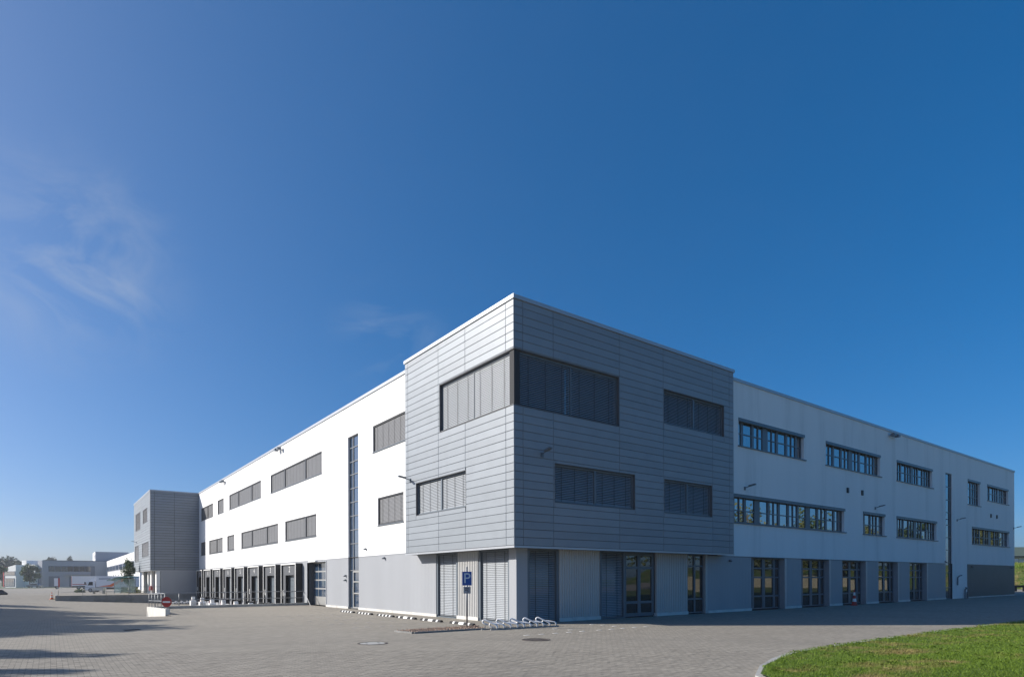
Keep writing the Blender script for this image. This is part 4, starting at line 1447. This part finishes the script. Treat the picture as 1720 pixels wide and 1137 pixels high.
# ------------------------------------------------------------------ trees
def tree(name, label, loc, h, r, trunk, seed, n, leaf, m='leaf', group='trees', clumps=34, flat=1.0, squash=0.0):
    rnd = random.Random(seed)
    t = thing(name, label, 'tree', loc, 0, group)
    zc = trunk + (h - trunk)/2; rz = (h - trunk)/2
    cl = []
    while len(cl) < clumps:
        v = Vector((rnd.gauss(0,1), rnd.gauss(0,1), rnd.gauss(0,1))).normalized() * rnd.uniform(0.35, 0.95)
        k = 1.0 - 0.35*max(0, v.z)
        cl.append((Vector((v.x*r*k, v.y*r*k, zc + v.z*rz)), rnd.uniform(0.22, 0.42)))
    mb = MB(); mb.smooth = True
    tr = 0.018*h + 0.04
    mb.tube([(0,0,-0.1), (rnd.gauss(0,.05), rnd.gauss(0,.05), trunk), (rnd.gauss(0,.12), rnd.gauss(0,.12), zc), (0, 0, h*0.86)], tr, 8, tr*0.25)
    for c_, s in cl[:12]:
        z0 = trunk*0.9 + rnd.random()*(zc-trunk)
        mb.tube([(0,0,z0), tuple(Vector((c_.x*0.5, c_.y*0.5, (z0+c_.z)/2 + 0.1))), tuple(c_)], tr*0.42, 5, tr*0.08)
    obj('trunk', mb, M['bark'], t, world=False)
    mb = MB()
    V, F_ = mb.v, mb.f
    for i in range(n):
        c_, s = cl[rnd.randrange(len(cl))]
        p = Vector((rnd.gauss(0,1), rnd.gauss(0,1), rnd.gauss(0,0.8)))
        p = p.normalized() * (rnd.random()**0.5)
        p = c_ + Vector((p.x*r*s*1.25, p.y*r*s*1.25, p.z*rz*s))
        a = Vector((rnd.gauss(0,1), rnd.gauss(0,1), rnd.gauss(0,1))).normalized()
        b = a.orthogonal().normalized()
        l = leaf*rnd.uniform(0.6, 1.3)
        k = len(V)
        V += [tuple(p - a*l*0.5), tuple(p + b*l*0.32), tuple(p + a*l*0.5), tuple(p - b*l*0.32)]
        F_.append((k, k+1, k+2, k+3))
    obj('crown', mb, M[m], t, world=False)
    return t
def OLD(s, d, z=None):
    """ground point from distance across and distance ahead of the camera."""
    x, y = 0.8*s + 0.6*d, -0.6*s + 0.8*d
    return (x, y, ground_z(x, y) if z is None else z)

# row of trees left of the yard, whose shadows fall across the paving
row = [(-15.7, 39.8, 13.2, 2.6), (-16.4, 44.6, 12.6, 3.2), (-16.2, 49.2, 12.0, 2.4), (-17.0, 55.5, 13.0, 2.6), (-17.4, 61.5, 12.0, 2.6),
       (-19.0, 32.4, 12.8, 1.5), (-18.9, 29.0, 12.6, 1.2), (-16.6, 59.0, 13.2, 2.8), (-18.0, 66.5, 13.0, 2.8), (-19.5, 77, 12.5, 2.6), (-21.5, 40.5, 12.5, 2.6), (-22.0, 47.0, 12.5, 2.8)]
for i, (x, y, h, r) in enumerate(row):
    tree('shade_tree', 'tree of the row left of the yard, casting its shadow on the paving', (x, y, 0), h, r*1.25, 2.6, 40+i, 8000, 0.40, 'leafdark', 'shade trees left of the yard', 30)

# far trees behind the distant buildings on the left
far_trees = [(4, 300, 13.5, 4.6, 'leafdark', 'broad dark tree at the left picture edge behind the white office'),
             (17, 318, 14.5, 4.6, 'leafdark', 'tall dark tree over the roof at the left of the distant office'),
             (30, 312, 14.2, 4.2, 'leafdark', 'tall round dark tree behind the red-edged distant office'),
             (44, 330, 12.4, 3.4, 'leafdark', 'small dark treetop right behind the distant white office roof'),
             (86, 345, 15.6, 4.4, 'leafdark', 'dark treetop behind the left end of the distant grey hall'),
             (119, 350, 15.6, 2.8, 'leafdark', 'lone small treetop above the middle of the distant grey hall roof'),
             (-16, 205, 9.6, 4.2, 'leaf', 'green tree cut by the left picture edge')]
for i, (px, d, h, r, m, lb) in enumerate(far_trees):
    tree('deciduous_tree', lb, OLD((px-860)/1034*d, d, -0.6), h, r, 2.2, 70+i, 4200, 0.85, m, 'trees behind the distant buildings', 26)
tree('street_tree', 'small round green tree before the distant white office', OLD((50-860)/1034*226, 226, -0.6), 9.1, 2.9, 2.2, 91, 4200, 0.5, 'leaf', None, 28)
tree('street_tree', 'slim green tree beside the far metal-clad block', (8.4, 95.8, 0.05), 5.0, 0.95, 1.2, 92, 3600, 0.17, 'leaf', None, 26)

def bush(label, loc, r, h, seed, n=700, leaf=0.13, m='leaf', group=None):
    rnd = random.Random(seed)
    t = thing('bush', label, 'bush', loc, 0, group)
    mb = MB()
    for i in range(7):
        a = i*0.9; mb.tube([(0,0,0), (math.cos(a)*r*0.5, math.sin(a)*r*0.5, h*0.6)], 0.02, 5, 0.008)
    obj('stem', mb, M['bark'], t, world=False)
    mb = MB()
    for i in range(n):
        v = Vector((rnd.gauss(0,1), rnd.gauss(0,1), abs(rnd.gauss(0,1)))).normalized()*rnd.uniform(0.5, 1.05)
        p = Vector((v.x*r, v.y*r, v.z*h)); a = Vector((rnd.gauss(0,1), rnd.gauss(0,1), rnd.gauss(0,1))).normalized(); b = a.orthogonal().normalized()
        l = leaf*rnd.uniform(0.6, 1.3); k = len(mb.v)
        mb.v += [tuple(p-a*l*.5), tuple(p+b*l*.3), tuple(p+a*l*.5), tuple(p-b*l*.3)]; mb.f.append((k,k+1,k+2,k+3))
    obj('foliage', mb, M[m], t, world=False)
bush('low dark green bush left of the parked truck', OLD((134-860)/1034*95, 95), 0.75, 0.6, 5, leaf=0.14)
for i, (x, y) in enumerate(((8.9, 98.0), (9.3, 100.2), (8.6, 102.5))):
    bush(['low hedge bush', 'middle hedge bush', 'last hedge bush'][i] + ' under the slim tree by the far block', (x, y, ground_z(x, y)), 0.9, 0.9, 30+i, 600, 0.16, 'leafolive', 'hedge bushes by the far block')

# ------------------------------------------------------------------ distant buildings on the left
def frame_obj(root, name, boxes, m, parent=None):
    mb = MB()
    for b in boxes: mb.box(*b)
    return obj(name, mb, M[m], parent or root)
# grey hall
GYP = 310.0
gb = thing('grey_hall', 'distant blue-grey industrial hall with a long dark window band', 'building', (8, GYP, -0.6))
frame_obj(gb, 'wall', [(-2.4, 19.8, GYP, GYP+30, -0.7, 9.9)], 'fargrey')
frame_obj(gb, 'coping', [(-2.5, 19.8, GYP-0.1, GYP+30, 9.9, 10.15)], 'fardark')
w = frame_obj(gb, 'window_band', [(-0.6, 13.4, GYP-0.12, GYP, 5.5, 7.9)], 'fardark')
for k in range(7):
    frame_obj(gb, 'pane', [(-0.4+k*2.0, 1.4+k*2.0, GYP-0.16, GYP-0.12, 5.7, 7.7)], 'glassdark', w)
for x0, x1 in ((-0.5, 3.0), (6.2, 9.6)):
    frame_obj(gb, 'gate', [(x0, x1, GYP-0.14, GYP, -0.6, 3.7)], 'fardark')
frame_obj(gb, 'side_window', [(13.4, 14.9, GYP-0.1, GYP, 3.5, 7.9)], 'fardark')
frame_obj(gb, 'canopy', [(4.4, 13.2, GYP-1.4, GYP, 4.3, 4.55)], 'fargrey')
ub = frame_obj(gb, 'roof_house', [(15.2, 27.0, GYP+1.5, GYP+20, 10.15, 14.0)], 'fargrey')
frame_obj(gb, 'sunlit_side_paint', [(15.1, 15.2, GYP+1.5, GYP+20, 10.15, 14.0)], 'farwhite', ub)  # white sheet puts the sunlit left side of the grey block into colour
frame_obj(gb, 'roof_window', [(15.05, 15.1, GYP+3.5, GYP+6, 11.2, 12.8), (15.05, 15.1, GYP+10, GYP+12.5, 11.2, 12.8)], 'fardark', ub)
# white hall running on behind the far block
wb = thing('white_hall', 'distant white two-storey hall with grey window bands behind the slim tree', 'building', (19, 200, -0.6))
frame_obj(wb, 'wall', [(19.0, 60, 190, GYP, -0.8, 9.9)], 'farwhite')
for z0, z1 in ((5.3, 7.6),):
    for k in range(8):
        y0 = 196 + k*14
        b_ = frame_obj(wb, 'window', [(18.9, 19.0, y0, y0+12.4, z0, z1)], 'fargrey')
        frame_obj(wb, 'pane', [(18.87, 18.9, y0+0.4, y0+12.0, z0+0.3, z1-0.3)], 'glassblue', b_)
for k in range(10):
    frame_obj(wb, 'vent', [(18.9, 19.0, 200+k*10.5, 203+k*10.5, 3.6, 4.0)], 'fardark')
frame_obj(wb, 'gate', [(18.85, 19.0, 205, 240, -0.6, 2.6)], 'fardark')
# white office with the red edge
ob = thing('white_office', 'distant white office with a red corner and glazed ground floor', 'building', OLD(-204.5, 248, -0.6), R(-36.87) - R(20))
def ob_box(name, boxes, m, parent=None):
    mb = MB()
    for b in boxes: mb.box(*b)
    return obj(name, mb, M[m], parent or ob, world=False)
mb = MB(); mb.prism([(0, -0.2), (6.9, -0.2), (6.9, 8.9), (0, 7.7)], 'y', 0, 3.0); obj('wall', mb, M['farwhite'], ob, world=False)
ob_box('red_edge', [(-0.55, 0.0, -0.15, 3.0, 0, 8.2)], 'red')
wbnd = ob_box('window_band', [(0.3, 6.6, -0.12, 0, 4.6, 6.4)], 'fargrey')
for k in range(5): ob_box('pane', [(0.45+k*1.23, 1.55+k*1.23, -0.16, -0.12, 4.75, 6.25)], 'glassblue', wbnd)
gl = ob_box('shop_front', [(0.4, 6.2, -0.12, 0, 0.2, 3.6)], 'fardark')
for k in range(6): ob_box('pane', [(0.5+k*0.95, 1.3+k*0.95, -0.16, -0.12, 0.4, 3.4)], 'glassblue', gl)
ob_box('rear_wing', [(6.9, 13.6, 3.0, 9, -0.2, 9.0)], 'farwhite')
ob_box('stair_tower', [(13.6, 16.2, 4.0, 9, -0.2, 10.6)], 'fargrey')
ob_box('roof_parapet', [(5.6, 8.4, 3.05, 8, 8.6, 10.7)], 'farwhite')
ob_box('stair_window', [(14.0, 15.8, 3.9, 4.0, 0.3, 7.6)], 'fardark')
# verge before them
mb = MB()
a, b, c_, d_ = OLD(-182, 210, -0.55), OLD(-158, 210, -0.55), OLD(-160, 222, -0.55), OLD(-184, 222, -0.55)
mb.quad(a, b, c_, d_); struct('verge', mb, M['lawn'])

# ------------------------------------------------------------------ vehicles
def wheel(parent, x, y, r, w_, tyre='tyre'):
    mb = MB(); mb.cyl((x, y, r), r, w_, 'y', 20); wh = obj('wheel', mb, M['rubber'], parent, world=False)
    mb = MB(); mb.cyl((x, y-0.012, r), r*0.58, 0.03, 'y', 14); obj('rim', mb, M['galv'], wh, world=False)
tk = thing('delivery_truck', 'white box truck with orange stripe, its cab facing left, parked behind the far wall', 'truck', OLD(-86.0, 124, -0.5), R(-36.87))
mb = MB(); mb.prism([(0.0, 0.45), (2.0, 0.45), (2.0, 2.3), (0.75, 2.3), (0.18, 1.35), (0.0, 1.2)], 'y', 0, 2.2); cab = obj('cab', mb, M['truckwhite'], tk, world=False)
mb = MB(); mb.prism([(0.85, 2.3), (2.1, 2.3), (2.1, 3.15), (1.75, 3.1), (1.2, 2.75)], 'y', 0.15, 2.05); obj('roof_fairing', mb, M['truckwhite'], tk, world=False)
mb = MB(); mb.prism([(0.55, 1.38), (1.55, 1.38), (1.55, 2.08), (0.86, 2.08)], 'y', -0.015, 0.0); obj('side_window', mb, M['black'], cab, world=False)
mb = MB(); mb.prism([(0.17, 1.36), (0.19, 1.34), (0.73, 2.24), (0.70, 2.25)], 'y', 0.15, 2.05); obj('windscreen', mb, M['glass'], cab, world=False)
mb = MB(); mb.box(0.05, 0.2, -0.3, -0.02, 1.5, 2.05); obj('mirror', mb, M['black'], cab, world=False)
mb = MB(); mb.box(-0.08, 0.9, 0.02, 2.18, 0.35, 0.62); obj('bumper', mb, M['frame'], cab, world=False)
mb = MB(); mb.box(-0.03, 0.02, 0.15, 0.5, 0.72, 0.9); obj('headlight', mb, M['galv'], cab, world=False)
mb = MB(); mb.box(2.25, 9.5, -0.05, 2.35, 0.95, 3.2); bxo = obj('cargo_box', mb, M['truckwhite'], tk, world=False)
mb = MB()
pr = [(2.7, 1.15), (5.0, 1.45), (7.2, 2.6), (9.0, 2.95), (7.5, 2.1), (5.4, 1.08)]
mb.prism(pr, 'y', -0.062, -0.052); obj('swoosh', mb, M['orange'], bxo, world=False)
mb = MB(); mb.box(2.8, 5.2, -0.060, -0.052, 2.55, 2.80); obj('lettering_band', mb, M['fargrey'], bxo, world=False)
mb = MB(); mb.box(2.1, 9.3, 0.2, 2.1, 0.55, 0.92); obj('chassis', mb, M['black'], tk, world=False)
for x in (1.05, 7.4):
    for y in (0.0, 1.95): wheel(tk, x, y, 0.42, 0.26)
tl = thing('semi_trailer', 'white box trailer with red stripe, standing behind the truck', 'trailer', (4.9, 215, -0.6))
mb = MB(); mb.box(0, 13, 0, 2.5, 0.95, 3.75); bxo = obj('cargo_box', mb, M['truckwhite'], tl, world=False)
mb = MB(); mb.box(0.1, 13, -0.02, -0.005, 1.3, 1.48); obj('red_stripe', mb, M['red'], bxo, world=False)
mb = MB(); mb.box(-0.03, -0.005, 0.1, 0.9, 0.5, 3.6); obj('rear_door', mb, M['red'], bxo, world=False)
mb = MB(); mb.box(0.1, 12.8, 0.3, 2.2, 0.6, 0.94); obj('chassis', mb, M['black'], tl, world=False)
for x in (1.6, 2.9, 4.2):
    for y in (0.02, 2.2): wheel(tl, x, y, 0.5, 0.28)
t2 = thing('semi_trailer', 'trailer end seen as a white and red strip left of the other trailer', 'trailer', (0.9, 222, -0.6))
mb = MB(); mb.box(0, 1.3, 0, 2.4, 0.9, 3.2); bxo = obj('cargo_box', mb, M['truckwhite'], t2, world=False)
mb = MB(); mb.box(0.9, 1.31, -0.02, -0.004, 0.6, 3.2); obj('rear_door', mb, M['red'], bxo, world=False)
mb = MB(); mb.box(0.1, 1.25, 0.3, 2.1, 0.55, 0.89); obj('chassis', mb, M['black'], t2, world=False)
for y in (0.02, 2.1): wheel(t2, 0.7, y, 0.45, 0.26)
cr = thing('parked_car', 'silver car parked before the distant white office', 'car', OLD((43-860)/1034*224, 224, -0.6), R(-36.87))
mb = MB(); mb.prism([(0,.35),(5.0,.35),(5.0,.85),(4.6,.95),(3.9,1.4),(2.0,1.45),(1.2,.98),(0.1,.82)], 'y', 0, 1.75); body = obj('body', mb, M['galv'], cr, world=False)
mb = MB(); mb.prism([(1.45,.98),(4.3,.98),(3.82,1.34),(2.08,1.38)], 'y', -0.01, 0.0); obj('side_window', mb, M['black'], body, world=False)
for x in (0.95, 4.1):
    for y in (-0.02, 1.55): wheel(cr, x, y, 0.33, 0.22)

# smoking shelter with curved teal roof
sh = thing('glass_shelter', 'small glass shelter with a curved teal roof beside the far block', 'shelter', OLD((190-860)/1034*79, 79), R(-36.87))
for x, y in ((0.1, 0.05), (2.0, 0.05), (0.1, 1.4), (2.0, 1.4)):
    mb = MB(); mb.tube([(x, y, 0), (x, y, 2.0)], 0.03, 8); obj('post', mb, M['galv'], sh, world=False)
mb = MB(); mb.smooth = True
pr = [(-0.75 + 2.95*i/14, 1.72 + 0.50*math.sin(min(1, i/14*1.05)*math.pi*0.62)) for i in range(15)]
mb.prism(pr + [(x, z-0.07) for x, z in reversed(pr)], 'y', -0.15, 1.65); obj('roof', mb, M['teal'], sh, world=False)
gm = bpy.data.materials.new('shelter_glass'); gm.use_nodes = True
bs = gm.node_tree.nodes['Principled BSDF']; bs.inputs['Base Color'].default_value = (0.55, 0.72, 0.70, 1); bs.inputs['Roughness'].default_value = 0.05
bs.inputs['Alpha'].default_value = 0.28
M['shelter_glass'] = gm
for x0, x1, y0, y1 in ((0.14, 1.96, 1.38, 1.40), (0.09, 0.11, 0.1, 1.36), (1.99, 2.01, 0.1, 1.36), (0.14, 1.0, 0.04, 0.055)):
    mb = MB(); mb.box(x0, x1, y0, y1, 0.15, 1.9); obj('pane', mb, M['shelter_glass'], sh, world=False)
bn = thing('white_bench', 'plain white bench standing between the truck and the shelter', 'bench', OLD((154.5-860)/1034*79.5, 79.5), R(-36.87))
mb = MB(); mb.box(0, 1.45, 0, 0.5, 0.42, 0.76); obj('seat', mb, M['concrete_light'], bn, world=False)
for x in (0.06, 1.32):
    mb = MB(); mb.box(x, x+0.08, 0.05, 0.45, 0, 0.42); obj('leg', mb, M['galv'], bn, world=False)
rb = thing('red_post_box', 'small red box on a post at the foot of the far block', 'post box', (10.0, 88.2, 0.08))
mb = MB(); mb.box(-0.02, 0.02, -0.02, 0.02, 0, 0.5); obj('post', mb, M['galv'], rb, world=False)
mb = MB(); mb.prism([(-0.15, 0.5), (0.15, 0.5), (0.15, 0.95), (0.0, 1.05), (-0.15, 0.95)], 'y', -0.28, 0.28); bx_ = obj('box', mb, M['red'], rb, world=False)
mb = MB(); mb.box(-0.16, -0.151, -0.15, 0.15, 0.82, 0.86); obj('slot', mb, M['black'], bx_, world=False)
bd = thing('boulder', 'dark rounded boulder at the left picture edge', 'boulder', (-4.9, 97.5, ground_z(-4.9, 97.5)))
bm = bmesh.new(); bmesh.ops.create_icosphere(bm, subdivisions=3, radius=0.8)
rnd = random.Random(2)
for v in bm.verts:
    k = 1 + 0.16*math.sin(v.co.x*5+1)*math.cos(v.co.y*4) + 0.08*math.sin(v.co.z*7)
    v.co = Vector((v.co.x*k, v.co.y*k, max(-0.05, v.co.z*0.75*k)))
me = bpy.data.meshes.new('rock'); bm.to_mesh(me); bm.free()
obj('rock', me, M['stone'], bd, world=False)

# ------------------------------------------------------------------ right edge: bank, house, barrier, trees facing the shaded wing
mb = MB()
ys = [-70 + 10*i for i in range(20)]
for y0, y1 in zip(ys, ys[1:]):
    for (x0, z0), (x1, z1) in (((116, -0.05), (119, 0.5)), ((119, 0.5), (126, 3.5)), ((126, 3.5), (132, 4.3)), ((132, 4.3), (200, 4.3))):
        mb.quad((x0,y0,z0), (x1,y0,z1), (x1,y1,z1), (x0,y1,z0))
mb.smooth = True
struct('grass_bank', mb, M['lawn'])
mb = MB(); rnd = random.Random(8)
for i in range(16000):
    x, y = rnd.uniform(117, 131), rnd.uniform(18, 40)
    z = 0.0 if x < 116 else (0.5*(x-116)/3 if x < 119 else 0.5 + 3*(x-119)/7 if x < 126 else 3.5 + 0.8*(x-126)/6)
    a = rnd.uniform(0, 6.28); h_ = rnd.uniform(0.1, 0.5 if x > 124 else 0.25); k = len(mb.v)
    mb.v += [(x-.05*math.cos(a), y-.05*math.sin(a), z-.03), (x+.05*math.cos(a), y+.05*math.sin(a), z-.03), (x+rnd.gauss(0,.08), y+rnd.gauss(0,.08), z+h_)]
    mb.f.append((k,k+1,k+2))
tag(obj('bank_grass', mb, M['blade'], None, kind='stuff'), 'long grass on the green bank beyond the right end of the building', 'grass')
hs = thing('bungalow', 'low white house with a dark green roof on the bank at the right edge', 'house', (150, 36, 4.0), R(-36.87))
def hb(name, fn, m, parent=None):
    mb = MB(); fn(mb); return obj(name, mb, M[m], parent or hs, world=False)
wl = hb('wall', lambda q: q.box(-8, 14, 0, 9, 0, 1.95), 'farwhite')
hb('roof', lambda q: q.prism([(-0.8, 1.9), (9.8, 1.9), (4.5, 3.9)], 'x', -8.8, 14.8), 'roofgreen')
hb('eaves', lambda q: q.box(-8.8, 14.8, -0.85, -0.78, 1.68, 1.92), 'black')
for x in (-6.5, -2.0, 1.6, 5.0, 9.5):
    w = hb('window', lambda q: q.box(x, x+1.4, -0.03, 0, 0.55, 1.55), 'fencewood')
    hb('pane', lambda q: q.box(x+0.1, x+1.3, -0.045, -0.03, 0.65, 1.45), 'glass', w)
br = thing('low_barrier', 'low black plank barrier on short legs beyond the right corner of the building', 'barrier', (100.5, 24.4, 0), R(-36.87))
mb = MB(); mb.box(-3.2, 6.0, -0.06, 0.06, 0.52, 0.80); obj('plank', mb, M['black'], br, world=False)
for k in range(8):
    mb = MB(); mb.box(-3.1+k*1.2, -2.75+k*1.2, -0.09, 0.09, 0, 0.52); obj('leg', mb, M['black'], br, world=False)
# trees and fence that stand opposite the shaded wing (seen mirrored in its windows)
opp = [(70, -9, 11.5, 3.6), (79, -11, 13, 4.0), (88, -9, 10.5, 3.4), (96, -12, 12.5, 4.2), (105, -10, 11.0, 3.5), (113, -13, 12, 4.0),
       (128, -8, 8.5, 3.4), (131, 2, 7.5, 3.0), (130, -19, 9.0, 3.8), (136, -30, 10, 4.2), (62, -12, 12, 3.8)]
for i, (x, y, h, r) in enumerate(opp):
    z = 0 if x < 117 else 3.9
    tree('roadside_tree', 'leafy roadside tree mirrored in the windows of the shaded wing', (x, y, z), h, r, 2.2, 120+i, 3000, 0.5, 'leafolive' if i % 3 else 'leaf', 'trees opposite the shaded wing', 26)
fe = thing('plank_fence', 'pale plank fence mirrored in the lower windows of the shaded wing', 'fence', (85, -6.5, 0))
for k in range(60):
    x = 55 + k*1.0
    mb = MB(); mb.box(x+0.01, x+0.99, -6.52, -6.48, 0.3, 1.9 + 0.04*math.sin(k*1.7)); obj('plank', mb, M['fencewood'], fe)
for k in range(21):
    mb = MB(); mb.box(54.95+k*3.0, 55.05+k*3.0, -6.62, -6.53, 0, 1.85); obj('post', mb, M['bark'], fe)

# ------------------------------------------------------------------ haze: the morning air over the yard
hm = bpy.data.materials.new('haze')
hm.use_nodes = True
hn = hm.node_tree
hn.nodes.clear()
ho = hn.nodes.new('ShaderNodeOutputMaterial')
hv = hn.nodes.new('ShaderNodeVolumePrincipled')
hv.inputs['Color'].default_value = (0.86, 0.92, 1.0, 1)
hv.inputs['Density'].default_value = 0.00036
hv.inputs['Anisotropy'].default_value = 0.25
hn.links.new(hv.outputs[0], ho.inputs['Volume'])
mb = MB(); mb.box(-160, 260, -120, 480, -2.9, 21.0)
hz = obj('haze', mb, hm, None, kind='stuff')
tag(hz, 'thin bluish morning haze over the yard and the distant halls', 'haze')
SC.cycles.volume_bounces = 0
